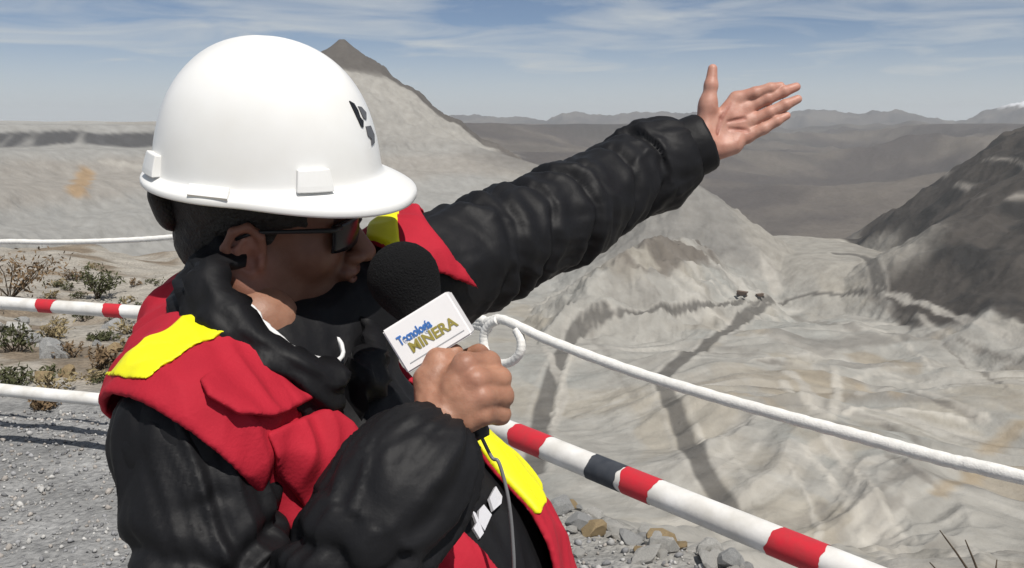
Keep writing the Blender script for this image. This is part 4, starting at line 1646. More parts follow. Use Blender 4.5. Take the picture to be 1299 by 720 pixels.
def sleeve(name, pts, rads, lo, hi, creases, seed, amp=0.0016, h=0.0042):
    pts = [np.asarray(q, dtype=F32) for q in pts]

    def fn(p):
        return chain(p, pts, rads, 0.03)
    V, Q = sdf_mesh(fn, lo, hi, h)
    N = vnormals(V, Q)
    # coordinates along and around the arm
    s_ = np.zeros(len(V))
    best = np.full(len(V), 1e9)
    acc = 0.0
    ph = np.zeros(len(V))
    for i in range(len(pts) - 1):
        ab = pts[i + 1] - pts[i]
        Ln = np.linalg.norm(ab)
        t = np.clip(((V - pts[i]) @ ab) / Ln ** 2, 0, 1)
        q = V - pts[i] - t[:, None] * ab
        dd = (q * q).sum(1)
        e1 = unit(np.cross(ab, v3(0, 0, 1)))
        e2 = unit(np.cross(e1, ab))
        m = dd < best
        best = np.where(m, dd, best)
        s_ = np.where(m, acc + t * Ln, s_)
        ph = np.where(m, np.arctan2(q @ e1, q @ e2), ph)
        acc += Ln
    dsp = np.zeros(len(V))
    for (s0, tilt, p0, dep, w) in creases:
        k = s_ - s0 - tilt * np.cos(ph - p0) - 0.010 * perlin2(np.cos(ph) * 1.7 + s0 * 30, np.sin(ph) * 1.7, seed)
        dsp -= dep * np.exp(-(k / w) ** 2) * (0.65 + 0.5 * perlin2(np.cos(ph) * 1.3 + s0 * 50, np.sin(ph) * 1.3, seed + 3))
        dsp += 0.32 * dep * np.exp(-((np.abs(k) - 2.4 * w) / (1.4 * w)) ** 2)
    wob = s_ * 8 + 1.7 * np.cos(ph - 0.7) + 0.8 * perl3(V, 8, seed)
    wo2 = np.sin(ph) * 2.2 + s_ * 5
    dsp += 1.5 * amp * (1 - 2.3 * np.abs(perlin2(wob, wo2, seed + 5)))
    dsp += 0.9 * amp * (1 - 2.2 * np.abs(perlin2(wob * 2.1 + 3, wo2 * 1.6, seed + 8)))
    dsp += 0.0012 * perl3(V, 42, seed)
    V = V + N * dsp[:, None]
    V = relax(V, Q, 1, 0.35)
    o = new_mesh(name, V, Q, m_jacket)
    adopt(o, jacket)
    return o


# left sleeve, stretched out; its cuff is loose and turned back a little
arm = WL - SL
pts = [SL - unit(EL_ - SL) * 0.02, EL_, L(812, 217), L(834, 207), L(846, 201)]
lo = np.minimum.reduce(pts) - 0.13
hi = np.maximum.reduce(pts) + 0.13
slv = sleeve('sleeve', pts, [.082, .073, .067, .074, .058], lo, hi,
             [(0.085, 0.030, 0.6, .010, .010), (0.145, -0.02, 2.0, .012, .009), (0.185, 0.028, 0.3, .010, .008), (0.262, 0.030, 1.0, .013, .009),
              (0.330, -0.022, 2.2, .006, .008), (0.395, 0.034, 0.2, .012, .010), (0.465, 0.038, 0.5, .014, .009)], 61)
slv['label'] = 'sleeve of the outstretched arm'
# right sleeve, bent, bunched at the elbow
pts = [SR, ER, R(474, 672, .830), R(514, 614, .846), R(533, 588, .852)]
lo = np.minimum.reduce(pts) - 0.13
hi = np.maximum.reduce(pts) + 0.13
slv = sleeve('sleeve', pts, [.072, .062, .053, .055, .051], lo, hi,
             [(0.09, 0.05, 0.5, .011, .009), (0.15, -0.06, 1.4, .014, .010), (0.205, 0.06, 2.6, .014, .010), (0.27, 0.06, 0.2, .013, .010),
              (0.34, -0.055, 1.8, .010, .010), (0.41, 0.05, 0.6, .010, .009), (0.48, 0.035, 1.2, .010, .008)], 77, amp=0.0035)
slv['label'] = 'sleeve of the arm that holds the microphone'


# cuffs: the elastic band at the end of each sleeve
def tube(pts, rads, n=32, cap=True):
    V, Fc = [], []
    m = len(pts)
    prev = None
    for i in range(m):
        a = pts[max(i - 1, 0)]
        b = pts[min(i + 1, m - 1)]
        t = unit(np.asarray(b, dtype=float) - np.asarray(a, dtype=float))
        if prev is None:
            e1 = unit(np.cross(t, (0.13, 0.2, 1.0)))
        else:
            e1 = unit(prev - t * (prev @ t))
        e2 = np.cross(t, e1)
        prev = e1
        for j in range(n):
            g = 2 * math.pi * j / n
            V.append(np.asarray(pts[i]) + (math.cos(g) * e1 + math.sin(g) * e2) * rads[i])
    for i in range(m - 1):
        for j in range(n):
            Fc.append((i * n + j, i * n + (j + 1) % n, (i + 1) * n + (j + 1) % n, (i + 1) * n + j))
    if cap:
        Fc.append(tuple(range(n))[::-1])
        Fc.append(tuple((m - 1) * n + j for j in range(n)))
    return np.array(V), Fc


for (a, b, ra) in ((L(844, 202), L(896, 178.5), .0500), (R(528, 590, .848), R(548, 556, .860), .041)):
    ts = (0, .25, .5, .75, .93, 1.0, 1.0, .9)
    rs = (1.10, 1.07, 1.06, 1.06, 1.04, .99, .80, .74)
    V_, F_ = tube([a + (b - a) * t for t in ts], [ra * r for r in rs], 48)
    V_ = np.array(V_)
    o = new_mesh('cuff', V_ + 0.0016 * perl3(V_, 60, 4)[:, None], F_, m_jacket)
    adopt(o, jacket)


# stand-up collar: a thick folded band round the neck, open at the throat
def collar_band(name, cen, up, fwd, rx, ry, hgt, thick, a0, a1, mat, seed, lean=0.02, dip=0.03, n=90, rows=14, wr=0.006):
    lf = np.cross(up, fwd)
    V, Fc = [], []
    ang = np.linspace(a0, a1, n)
    prof = []
    for i in range(rows + 1):
        prof.append((0.0, i / rows))
    for i in range(rows, -1, -1):
        prof.append((1.0, i / rows))
    for g in ang:
        w_ = 1 - 0.5 * (1 + math.cos(g))         # 0 in front, 1 at the nape
        h_ = hgt * (0.80 + 0.35 * w_)
        for (o_, k) in prof:
            bul = thick * (0.9 + 0.5 * math.sin(math.pi * k))
            off_ = (o_ * bul) - lean * k
            rr_ = math.sin(math.pi * k) * 0.5
            v = cen + fwd * (math.cos(g) * (rx + off_)) + lf * (math.sin(g) * (ry + off_)) + up * (k * h_ - dip * (1 - w_) * 0.8)
            V.append(v)
    m = len(prof)
    for i in range(n - 1):
        for j in range(m):
            Fc.append((i * m + j, i * m + (j + 1) % m, (i + 1) * m + (j + 1) % m, (i + 1) * m + j))
    Fc.append(tuple(range(m))[::-1])
    Fc.append(tuple((n - 1) * m + j for j in range(m)))
    V = np.array(V)
    rad = V - cen
    rad = rad - (rad @ up)[:, None] * up
    rad /= np.linalg.norm(rad, axis=1)[:, None] + 1e-9
    th_ = np.arctan2(rad @ lf, rad @ fwd)
    hh_ = (V - cen) @ up
    # soft folds that run slantwise round the band
    fo = perlin2(th_ * 2.4 + hh_ * 22, hh_ * 30 - th_ * 1.5, seed)
    V = V + rad * (wr * (0.9 - 2.4 * np.abs(fo)) + 0.5 * wr * perl3(V, 30, seed + 2))[:, None] + up * (0.6 * wr * perlin2(th_ * 3, th_ * 0 + 2, seed + 4))[:, None]
    o = new_mesh(name, V, Fc, mat)
    adopt(o, jacket if mat is m_jacket else person)
    return o


c_up = unit(v3(0.52, -0.12, 1.0))
c_fw = unit(Fd - c_up * (Fd @ c_up))
collar_band('collar', NB + v3(0.030, -0.006, 0.018), c_up, c_fw, 0.092, 0.090, 0.084, 0.028, 0.16, 2 * math.pi - 0.16, m_jacket, 21, lean=0.010, dip=0.02, wr=0.009)
collar_band('shirt_collar', NB + v3(0.030, 0.0, 0.010), c_up, c_fw, 0.076, 0.058, 0.058, 0.004, 0.05, 2 * math.pi - 0.15, m_shirt, 25, lean=0.010,
            dip=0.0, wr=0.003)


# ------------------------------------------------------------------ red safety vest
def axis_pt(z):
    t = np.clip((CHEST[2] - z) / (CHEST[2] - BELLY[2]), -0.6, 1.4)
    return CHEST[None, :2] + t[:, None] * (BELLY - CHEST)[None, :2]


AH_R = wv(pt(132, 500, 0.87))
AN_R = unit(-camR * 0.50 - camU * 0.75 - camF * 0.55)
AH_L = wv(pt(572, 318, 1.22))
AN_L = unit(camR * 0.80 + camU * 0.60)
AH_L2 = wv(pt(525, 336, 1.18))
AN_L2 = unit(camR * -0.36 - camU * 0.93)
AH_L3 = wv(pt(560, 385, 1.15))
arm_r_dir = unit(ER - SR)
arm_l_dir = unit(EL_ - SL)


def vest_regions(p):
    """signed value: negative where the vest covers the torso"""
    ap = axis_pt(p[:, 2])
    q = p[:, :2] - ap
    s_ = q @ Ld[:2]
    f_ = q @ Fd[:2]
    z = p[:, 2]
    gr = np.interp(z, [0.8, 0.95, 1.10, 1.22, 1.32, 1.42], [.030, .028, .020, .018, .030, .055])
    gl = np.interp(z, [0.8, 0.95, 1.10, 1.22, 1.32, 1.42, 1.48], [.020, .022, .040, .075, .105, .130, .135])
    gap = np.minimum(s_ + gr, gl - s_)
    gap = np.where(f_ > 0, gap, -1)
    d = gap
    # neck hole
    d = np.maximum(d, 0.088 - rcone(p, NB - v3(-.024, .010, .10), NB + v3(.085, -.010, .25), 0, 0))
    # arm holes: cut where the sleeves come through
    ar = np.minimum((p - AH_R) @ AN_R, 0.20 - np.sqrt(((p - SR - arm_r_dir * 0.10) ** 2).sum(1)))
    al = np.minimum((p - AH_L) @ AN_L, 0.22 - np.sqrt(((p - SL - arm_l_dir * 0.10) ** 2).sum(1)))
    al = np.maximum(al, np.minimum((p - AH_L2) @ AN_L2, 0.125 - np.sqrt(((p - AH_L3) ** 2).sum(1))))
    d = np.maximum(d, np.maximum(ar, al))
    d = np.maximum(d, 0.86 - z)
    return d


def vest_sdf(p):
    t = torso_sdf(p)
    sh = np.maximum(t - 0.020, 0.011 - t)
    return smax(sh, vest_regions(p), 0.006)


V_, Q_ = sdf_mesh(vest_sdf, (-0.54, 0.70, 0.84), (0.18, 1.44, 1.62), 0.0036, 3)
V_ = relax(V_, Q_, 3, 0.5)


def vest_disp(V):
    s_ = V @ Ld
    n1 = fold_disp(V, None, 0.0045, 91)
    n2 = 0.004 * (1 - 2 * np.abs(perl3(V, 11, 95)))
    return n1 + n2


TN = torso_sdf


def tgrad(p, e=0.002):
    p = p.astype(F32)
    g = np.stack([torso_sdf(p + v3(e, 0, 0)) - torso_sdf(p - v3(e, 0, 0)), torso_sdf(p + v3(0, e, 0)) - torso_sdf(p - v3(0, e, 0)),
                  torso_sdf(p + v3(0, 0, e)) - torso_sdf(p - v3(0, 0, e))], -1)
    return g / (np.linalg.norm(g, axis=1)[:, None] + 1e-9)


V_ = V_ + tgrad(V_) * vest_disp(V_)[:, None]
vest = new_mesh('vest', V_, Q_, m_vest)
adopt(vest, person)
vest['label'] = 'red sleeveless safety vest with yellow tape'


def vest_patch(name, region, o0, o1, mat, lo, hi, h=0.003, k=0.003, disp=True, extra=None):
    """a piece sewn onto the vest: the layer between two offsets, cut by region (negative inside)"""
    def fn(p):
        t = torso_sdf(p)
        oo = o1 if extra is None else o1 + extra(p)
        sh = np.maximum(t - oo, o0 - t)
        return smax(smax(sh, region(p), k), vest_regions(p) + 0.002, k)
    V, Q = sdf_mesh(fn, lo, hi, h, 3)
    V = relax(V, Q, 1, 0.4)
    if disp:
        V = V + tgrad(V) * vest_disp(V)[:, None]
    o = new_mesh(name, V, Q, mat)
    adopt(o, vest)
    return o


bc2 = wv(pt(656, 604, 1.05))
bn2 = camR * 0.80 + camU * 0.60
vest_patch('yellow_stripe', lambda p: np.maximum(np.abs((p - bc2) @ bn2) - 0.0165, np.maximum(-((p - CHEST) @ Ld) - 0.0, np.abs(p[:, 2] - 1.292) - 0.055)),
           0.014, 0.0235, m_yellow, (-0.25, 0.80, 1.05), (0.18, 1.35, 1.36))
bc3 = wv(pt(490, 288, 1.20))
vest_patch('yellow_stripe', lambda p: np.maximum(np.abs((p - bc3) @ unit(camR * 0.9 + camU * 0.2)) - 0.02, -((p - NB) @ Ld) + .06), 0.014, 0.0228, m_yellow,
           (-0.30, 1.0, 1.40), (0.0, 1.40, 1.62))

# ---- pocket and its gaping flap on the near breast
def proj(p):
    q = p - v3(0, 0, CAM_H)
    dz = q @ camF
    return 649.5 + FPX * (q @ camR) / dz, 360 - FPX * (q @ camU) / dz, dz


def img_region(poly, front=True):
    poly = np.array(poly, dtype=float)

    def fn(p):
        x, y, dz = proj(p)
        d = poly_sd(x, y, poly) * dz / FPX
        ap = axis_pt(p[:, 2])
        return np.maximum(d, (p[:, :2] - ap) @ camF[:2] - 0.03).astype(F32)
    return fn


vest_patch('yellow_stripe', img_region([(141, 478), (189, 483), (240, 450), (292, 424), (340, 402), (312, 368), (256, 397), (195, 431)]), 0.013, 0.0232, m_yellow,
           (-0.50, 0.72, 1.25), (-0.15, 1.2, 1.62), h=0.0026, k=0.002)
flap_poly = [(262, 505), (300, 528), (345, 530), (392, 508), (444, 474), (450, 488), (424, 440), (350, 436), (290, 452), (252, 486)]
edge_c = np.array([(262, 510), (300, 532), (345, 534), (392, 512), (444, 478)], dtype=float)


def flap_lift(p):
    x, y, dz = proj(p)
    d = line_dist(x, y, edge_c)
    return (0.013 * np.exp(-(d / 26.0) ** 2)).astype(F32)


flap = vest_patch('pocket_flap', img_region(flap_poly), 0.012, 0.0205, m_vest, (-0.42, 0.76, 1.22), (-0.10, 1.08, 1.46), h=0.0028, k=0.004,
                  extra=flap_lift)
pocket_poly = [(335, 548), (400, 522), (458, 498), (484, 545), (478, 640), (400, 660), (350, 600)]


def pocket_bulge(p):
    x, y, dz = proj(p)
    b = np.exp(-((x - 400) / 45.0) ** 2 - ((y - 580) / 60.0) ** 2)
    ridge = np.exp(-((x - 0.35 * (y - 560) - 408) / 9.0) ** 2)
    return (0.016 * b - 0.005 * ridge).astype(F32)


pocket = vest_patch('pocket', img_region(pocket_poly), 0.012, 0.022, m_vest, (-0.40, 0.74, 1.10), (-0.08, 1.05, 1.42), h=0.0032, k=0.005, extra=pocket_bulge)
# stitched binding along the front edge of the near panel
edge_px = [(440, 470), (455, 492), (470, 518), (482, 545)]


def cast_torso(px, py, off=0.0, fn=None):
    """first point of the torso surface (pushed out by off) along the line of sight of a photo pixel"""
    f = fn or torso_sdf
    d = 0.5
    for _ in range(80):
        v = float(f(wv(pt(px, py, d))[None, :])[0]) - off
        if v < 0.0004:
            break
        d += v * 0.8
        if d > 2:
            break
    return wv(pt(px, py, d))


def prism_on(name, quad_px, off, thick, mat, parent_to):
    """a thin piece of cloth laid on the torso along an outline seen in the photograph"""
    base = [cast_torso(x, y, off) for x, y in quad_px]
    c_ = np.mean(base, axis=0)
    n_ = tgrad(c_[None, :])[0]
    V = [b - n_ * 0.001 for b in base] + [b + n_ * thick for b in base]
    k = len(base)
    Fc = [tuple(range(k))[::-1], tuple(range(k, 2 * k))] + [(i, (i + 1) % k, k + (i + 1) % k, k + i) for i in range(k)]
    o = new_mesh(name, np.array(V), Fc, mat, smooth=False)
    adopt(o, parent_to)
    return o


# embroidered mark on the jacket front
for poly in ([(627, 618), (635, 631), (634, 640), (624, 649), (619, 633)],
             [(612, 641), (622, 654), (613, 674), (605, 662), (606, 648)],
             [(597, 648), (602, 652), (612, 677), (607, 684), (599, 671), (603, 664)]):
    prism_on('embroidered_mark', poly, 0.004, 0.003, m_grey_thread, jacket)

# ------------------------------------------------------------------ trousers and boots (below the picture's edge)
def trouser_sdf(p):
    d = ell(p, HIPS, (0.145, 0.185, 0.14), np.stack([Fd, Ld, Ud], 1))
    for sgn in (-1, 1):
        d = smin(d, chain(p, [HIPS + Ld * .088 * sgn, HIPS + Ld * .11 * sgn + Fd * .02 - v3(0, 0, .42), HIPS + Ld * .11 * sgn - v3(0, 0, .80)], [.098, .078, .070], 0.03), 0.03)
    return d


V_, Q_ = sdf_mesh(trouser_sdf, (-0.42, 0.72, 0.02), (0.18, 1.30, 1.08), 0.011, 3)
V_ = V_ + vnormals(V_, Q_) * (0.006 * perl3(V_, 14, 7))[:, None]
o = new_mesh('trousers', V_, Q_, m_trouser)
adopt(o, person)
for sgn in (-1, 1):
    c0 = HIPS + Ld * .11 * sgn
    g0 = np.array((c0[0], c0[1], 0.0), dtype=F32)

    def boot_sdf(p):
        d = rcone(p, g0 + v3(0, 0, .20), g0 + v3(0, 0, .07), .062, .056)
        d = smin(d, rcone(p, g0 - Fd * .03 + v3(0, 0, .05), g0 + Fd * .16 + v3(0, 0, .045), .052, .048), .03)
        return smax(d, 0.004 - p[:, 2], 0.006)
    V_, Q_ = sdf_mesh(boot_sdf, g0 - v3(.25, .25, .02), g0 + v3(.28, .28, .30), 0.008, 3)
    o = new_mesh('boot', V_, Q_, m_boot)
    adopt(o, person)

# ------------------------------------------------------------------ sunglasses
V_, F_ = tube([h2w(np.array(q)) for q in ((.106, -.012, -.026), (.109, 0, -.023), (.106, .012, -.026))], [.002] * 3, 8)
glasses = new_mesh('sunglasses', V_, F_, m_black)
adopt(glasses, person)
for sgn in (-1, 1):
    V_, F_ = [], []
    nA_, nB_ = 10, 7
    for i in range(nA_):
        for j in range(nB_):
            a_ = (i / (nA_ - 1) - 0.5)
            b_ = (j / (nB_ - 1) - 0.5)
            rr_ = 1 - 0.12 * (abs(a_) * 2) ** 3
            yy = sgn * (0.036 + a_ * 0.056)
            V_.append((0.107 - 0.010 * (abs(yy) / 0.06) ** 2 * 2.2 - 0.006 * b_ * b_, yy, -0.031 + b_ * 0.036 * rr_))
    for i in range(nA_ - 1):
        for j in range(nB_ - 1):
            F_.append((i * nB_ + j, (i + 1) * nB_ + j, (i + 1) * nB_ + j + 1, i * nB_ + j + 1))
    o = new_mesh('lens', h2w(np.array(V_)), F_, m_lens)
    md = o.modifiers.new('thickness', 'SOLIDIFY')
    md.thickness = 0.002
    adopt(o, glasses)
    arm_pts = [h2w(np.array(q)) for q in ((0.092, sgn * .064, -.016), (0.085, sgn * .074, -.017), (0.04, sgn * .081, -.019), (0.0, sgn * .085, -.021), (-.02, sgn * .086, -.030))]
    V_, F_ = tube(arm_pts, [.0032, .003, .0024, .0022, .002], 8)
    o = new_mesh('temple', V_, F_, m_black)
    adopt(o, glasses)
# ------------------------------------------------------------------ white hard hat
hat = empty('hard_hat', tuple(float(q) for q in HO))
tag(hat, 'white hard hat with a dark front emblem, worn by the pointing person', 'hard hat')
DOME = [(0.0, 0.1465), (0.10, 0.1460), (0.22, 0.1438), (0.36, 0.1389), (0.50, 0.1305), (0.62, 0.1195), (0.73, 0.1049), (0.82, 0.0876), (0.89, 0.0681), (0.94, 0.0478), (0.972, 0.0283), (0.990, 0.0133), (1.0, 0.0040)]


def dome_r(t):
    return np.interp(t, [q[1] for q in DOME][::-1], [q[0] for q in DOME][::-1])


def hat_xy(th, r):
    cx_, sx_ = np.cos(th), np.sin(th)
    a = 0.1285
    b = 0.1085
    e = 2.25
    k = (np.abs(cx_) ** e + np.abs(sx_) ** e) ** (-1 / e)
    return a * r * k * cx_, b * r * k * sx_


def brim_w(th):
    c_ = np.cos(th)
    return 0.0105 + 0.0045 * np.abs(np.sin(th)) + 0.0310 * np.clip(c_, 0, 1) ** 1.6


TH = np.linspace(0, 2 * math.pi, 128, endpoint=False)
rows = []
for (r, z) in DOME[1:]:
    X, Y = hat_xy(TH, r)
    rib = 0.0028 * np.exp(-(Y / 0.017) ** 2) * sstep(0.05, 0.11, np.full_like(X, z)) * (0.6 + 0.4 * np.cos(TH * 2) ** 2)    # low crown rib, front to back
    rows.append(np.stack([X, Y, np.full_like(X, z) + rib], -1))
bw = brim_w(TH)
X0, Y0 = hat_xy(TH, 1.0)
nrm = np.stack([X0 / 0.1285 ** 2, Y0 / 0.1085 ** 2], -1)
nrm /= np.linalg.norm(nrm, axis=1)[:, None]
drop = 0.006 + 0.010 * np.clip(np.cos(TH), 0, 1) ** 1.5 + 0.003 * np.abs(np.sin(TH))
for (k, zz) in ((0.10, -0.0005), (0.30, -.15), (0.6, -.45), (0.9, -.85), (1.0, -1.05), (1.02, -1.35), (0.98, -1.60), (0.8, -1.35), (0.4, -.95)):
    zc = (zz * drop) if zz < -0.01 else np.full_like(bw, zz)
    rows.append(np.stack([X0 + nrm[:, 0] * bw * k, Y0 + nrm[:, 1] * bw * k, zc - (0.002 if zz < -1.1 or k < .9 and zz < -.8 else 0)], -1))
for (r, z) in ((0.975, -0.006), (0.965, 0.012), (0.945, 0.034), (0.90, 0.060), (0.82, 0.079), (0.68, 0.103), (0.45, 0.125), (0.2, 0.135)):
    X, Y = hat_xy(TH, r)
    rows.append(np.stack([X, Y, np.full_like(X, z)], -1))
V_ = np.concatenate([[(0, 0, 0.1490)]] + rows + [[(0, 0, 0.137)]])
F_ = []
n = len(TH)
nr = len(rows)
for j in range(n):
    F_.append((0, 1 + j, 1 + (j + 1) % n))
    e_ = 1 + (nr - 1) * n
    F_.append((len(V_) - 1, e_ + (j + 1) % n, e_ + j))
for i in range(nr - 1):
    for j in range(n):
        a = 1 + i * n + j
        b = 1 + i * n + (j + 1) % n
        F_.append((a, a + n, b + n, b))
shell = new_mesh('shell', hat2w(V_), F_, m_helmet)
md = shell.modifiers.new('smooth', 'SUBSURF')
md.levels = 1
md.render_levels = 1
adopt(shell, hat)


def dome_at(th, z, out=0.0):
    r = dome_r(z)
    x, y = hat_xy(np.array(th), r)
    x1, y1 = hat_xy(np.array(th), dome_r(z + 0.004))
    t_ = np.array((float(x1 - x), float(y1 - y), 0.004))
    side_ = np.array((-math.sin(th), math.cos(th), 0))
    nn = unit(np.cross(side_, t_))
    if nn[:2] @ np.array((float(x), float(y))) < 0:
        nn = -nn
    return np.array((float(x), float(y), z)) + nn * out


def dome_patch(name, th0, th1, z0, z1, o_in, o_out, mat, taper=0.0, top_cut=0.0, bev=0.0012):
    """a raised block that follows the shell"""
    V, Fc = [], []
    na, nz = 7, 5
    for o_ in (o_in, o_out):
        for i in range(na):
            for j in range(nz):
                k = j / (nz - 1)
                tt = th0 + (th1 - th0) * i / (na - 1)
                tm = 0.5 * (th0 + th1)
                tt = tm + (tt - tm) * (1 - taper * k)
                zz = z0 + (z1 - z0) * k
                oo = o_ if (o_ == o_in) else o_ * (1 - top_cut * k)
                V.append(dome_at(tt, zz, oo))
    m = na * nz
    for i in range(na - 1):
        for j in range(nz - 1):
            a = i * nz + j
            Fc.append((a + m, a + m + nz, a + m + nz + 1, a + m + 1))
            Fc.append((a, a + 1, a + nz + 1, a + nz))
    for i in range(na - 1):
        a = i * nz
        Fc.append((a, a + nz, a + nz + m, a + m))
        b = i * nz + nz - 1
        Fc.append((b, b + m, b + nz + m, b + nz))
    for j in range(nz - 1):
        Fc.append((j, j + m, j + 1 + m, j + 1))
        b = (na - 1) * nz + j
        Fc.append((b, b + 1, b + 1 + m, b + m))
    o = new_mesh(name, hat2w(np.array(V)), Fc, mat, smooth=False)
    if bev:
        md = o.modifiers.new('bevel', 'BEVEL')
        md.width = bev
        md.segments = 2
    adopt(o, shell)
    return o


rad_ = math.radians
for (a, b) in ((-63, -46), (-150, -134), (46, 63), (134, 150)):
    dome_patch('accessory_slot', rad_(a), rad_(b), 0.001, 0.024, -0.003, 0.0100, m_helmet, taper=0.12, top_cut=0.35)
# moulded plate on the near brim, and the emblem on the front
V_ = []
for (th, k, dz) in ((-112, .35, .0012), (-92, .35, .0012), (-92, .95, -.0085), (-112, .95, -.0085)):
    x, y = hat_xy(np.array(rad_(th)), 1.0)
    w_ = brim_w(rad_(th)) * k
    V_.append((float(x), float(y) - float(w_), dz))
V_ = np.array(V_)
V_ = np.concatenate([V_, V_ + np.array((0, -0.0022, 0.0034))])
plate_f = [(0, 3, 2, 1), (4, 5, 6, 7), (0, 1, 5, 4), (1, 2, 6, 5), (2, 3, 7, 6), (3, 0, 4, 7)]
o = new_mesh('brim_plate', hat2w(V_), plate_f, m_helmet, smooth=False)
adopt(o, shell)


def dome_shape(name, pts, out, mat):
    V = [dome_at(rad_(t), z, -0.002) for t, z in pts] + [dome_at(rad_(t), z, out) for t, z in pts]
    k = len(pts)
    Fc = [tuple(range(k))[::-1], tuple(range(k, 2 * k))] + [(i, (i + 1) % k, k + (i + 1) % k, k + i) for i in range(k)]
    o = new_mesh(name, hat2w(np.array(V)), Fc, mat, smooth=False)
    adopt(o, shell)


dome_shape('front_emblem', [(-19.5, 0.0882), (-15.2, 0.0846), (-13.6, 0.0774), (-14.4, 0.0702), (-11.8, 0.0657), (-14.4, 0.0594), (-16.9, 0.0612), (-18.2, 0.0702), (-19.1, 0.0792)], 0.0012, m_black_ink)
dome_shape('front_emblem', [(-11.0, 0.0810), (-5.9, 0.0792), (-0.8, 0.0720), (-5.9, 0.0657), (-10.1, 0.0684)], 0.0011, m_darkgrey_ink)
dome_shape('front_emblem', [(-10.1, 0.0594), (-0.8, 0.0576), (1.8, 0.0468), (-1.6, 0.0387), (-8.4, 0.0378), (-6.8, 0.0450), (-11.0, 0.0495)], 0.0011, m_darkgrey_ink)

# headband inside, with its ratchet hump at the nape
ring = []
for th in np.linspace(0, 2 * math.pi, 49):
    x, y = hat_xy(np.array(th), 0.86)
    ring.append(hat2w(np.array((float(x), float(y) * 0.93, -0.004 - 0.016 * max(-math.cos(th), 0)))))
V_, F_ = tube(ring, [0.0085] * len(ring), 8, cap=False)
o = new_mesh('headband', V_, F_, m_black)
adopt(o, hat)


def nape_sdf(p):
    d = ell(p, v3(-0.113, -0.005, -0.030), (0.020, 0.055, 0.026))
    d = smin(d, ell(p, v3(-0.104, -0.012, -0.056), (0.018, 0.045, 0.022)), 0.02)
    d = d + 0.0012 * perl3(p, 60, 2)
    return d


V_, Q_ = sdf_mesh(nape_sdf, (-0.16, -0.09, -0.10), (-0.07, 0.07, 0.02), 0.003, 3)
o = new_mesh('nape_pad', hat2w(V_), Q_, m_hair)
adopt(o, hat)

# ------------------------------------------------------------------ microphone
mic = empty('microphone', tuple(float(q) for q in MIC_B))
tag(mic, 'black foam topped microphone with a white printed cube, held at the mouth', 'microphone')
V_, F_ = tube([on_mic(t) for t in (0.10, 0.30, 0.55, 0.80, 0.97, 1.0)], [0.0145, 0.0140, 0.0125, 0.0115, 0.0105, 0.008], 28)
o = new_mesh('handle', V_, F_, m_black)
adopt(o, mic)


def foam_sdf(p):
    d = ell(p, MIC_T, (0.033, 0.033, 0.033))
    d = smin(d, rcone(p, MIC_T, on_mic(0.22), 0.031, 0.022), 0.02)
    return d + 0.0006 * perl3(p, 300, 4)


V_, Q_ = sdf_mesh(foam_sdf, MIC_T - 0.075, MIC_T + 0.075, 0.0025, 3)
o = new_mesh('foam_windscreen', V_, Q_, m_foam)
adopt(o, mic)
e_t = unit(camR * 0.851 + camU * 0.525)
e_v = unit(-camR * 0.459 + camU * 0.885)
e_v = unit(e_v - e_t * (e_v @ e_t))
e_n = unit(np.cross(e_t, e_v))        # towards the camera
fc = wv(pt(542, 421.5, 0.886))
bw_, bh_, bd_ = 0.0745, 0.0485, 0.058
bm = bmesh.new()
bmesh.ops.create_cube(bm, size=1)
for v_ in bm.verts:
    q = fc - e_n * (bd_ / 2) + e_t * (v_.co.x * bw_) + e_v * (v_.co.y * bh_) + e_n * (v_.co.z * bd_)
    v_.co = Vector([float(a) for a in q])
bmesh.ops.bevel(bm, geom=list(bm.edges), offset=0.0016, segments=2, affect='EDGES')
cube = bm_obj('flag_cube', bm, m_white)
adopt(cube, mic)


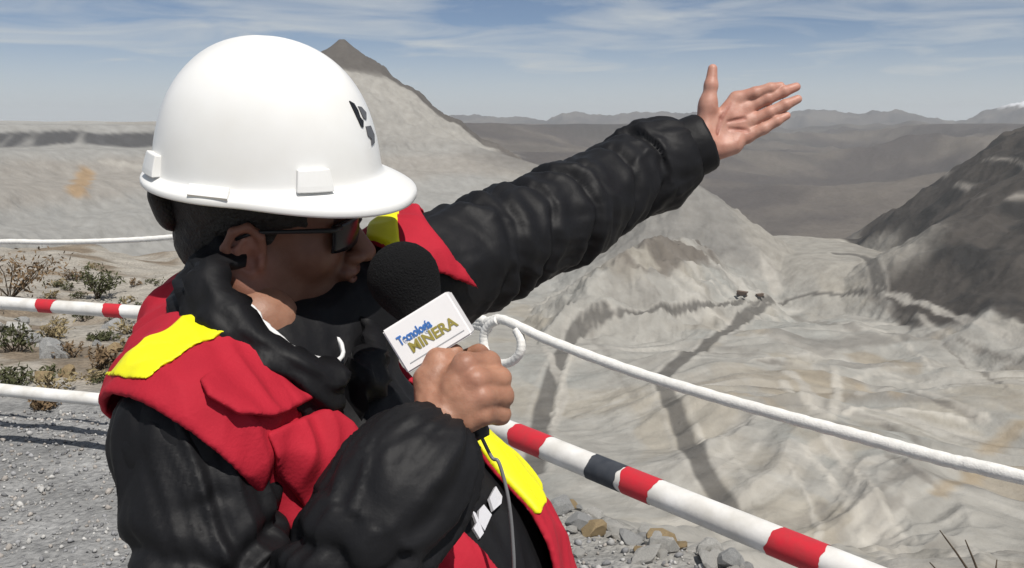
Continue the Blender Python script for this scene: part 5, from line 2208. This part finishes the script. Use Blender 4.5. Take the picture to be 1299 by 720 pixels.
def text_on(name, body_txt, size, x, y, mat, width=None, shear=0.0):
    cu = bpy.data.curves.new(name, 'FONT')
    cu.body = body_txt
    cu.size = size
    cu.extrude = 0.0003
    cu.offset = 0.0004
    cu.shear = shear
    tmp = bpy.data.objects.new('tmp_text', cu)
    COL.objects.link(tmp)
    dg = bpy.context.evaluated_depsgraph_get()
    me = bpy.data.meshes.new_from_object(tmp.evaluated_get(dg))
    bpy.data.objects.remove(tmp)
    co = np.empty(len(me.vertices) * 3)
    me.vertices.foreach_get('co', co)
    co = co.reshape(-1, 3)
    w0 = co[:, 0].max() - co[:, 0].min()
    sx_ = (width / w0) if width else 1.0
    W_ = fc + e_t * 0 + (co[:, 0:1] * sx_ + x) * e_t + (co[:, 1:2] + y) * e_v + (co[:, 2:3] + 0.0005) * e_n
    me.vertices.foreach_set('co', W_.astype(F32).ravel())
    me.update()
    o = bpy.data.objects.new(name, me)
    COL.objects.link(o)
    me.materials.append(mat)
    adopt(o, cube)
    return o


text_on('lettering', 'Tecnología', 0.0125, -0.029, 0.0028, m_blue_ink, width=0.037)
text_on('lettering', 'MINERA', 0.0150, -0.0225, -0.0095, m_olive_ink, width=0.052)
V_ = np.array([fc + e_t * a + e_v * b + e_n * 0.0004 for a, b in ((-.030, -.0165), (.032, -.0165), (.032, -.0175), (-.030, -.0175))])
o = new_mesh('printed_rule', V_, [(0, 1, 2, 3)], m_grey_ink, smooth=False)
adopt(o, cube)
# cable falling from the handle in front of the jacket
cb = [MIC_B - mic_ax * 0.01, MIC_B + mic_ax * 0.02, R(632, 585, .90), R(640, 610, .90), R(646, 640, .90), R(650, 680, .905), R(652, 730, .91), R(648, 800, .93), R(630, 900, .98)]
pts_ = []
for i in range(len(cb) - 1):
    p0, p1, p2, p3 = cb[max(i - 1, 0)], cb[i], cb[i + 1], cb[min(i + 2, len(cb) - 1)]
    for t in np.linspace(0, 1, 6, endpoint=False):
        pts_.append(0.5 * ((2 * p1) + (-p0 + p2) * t + (2 * p0 - 5 * p1 + 4 * p2 - p3) * t * t + (-p0 + 3 * p1 - 3 * p2 + p3) * t ** 3))
V_, F_ = tube(pts_, [0.0019] * len(pts_), 8)
o = new_mesh('cable', V_, F_, make_mat('grey_cable', (0.16, 0.16, 0.165), rough=0.4))
adopt(o, mic)
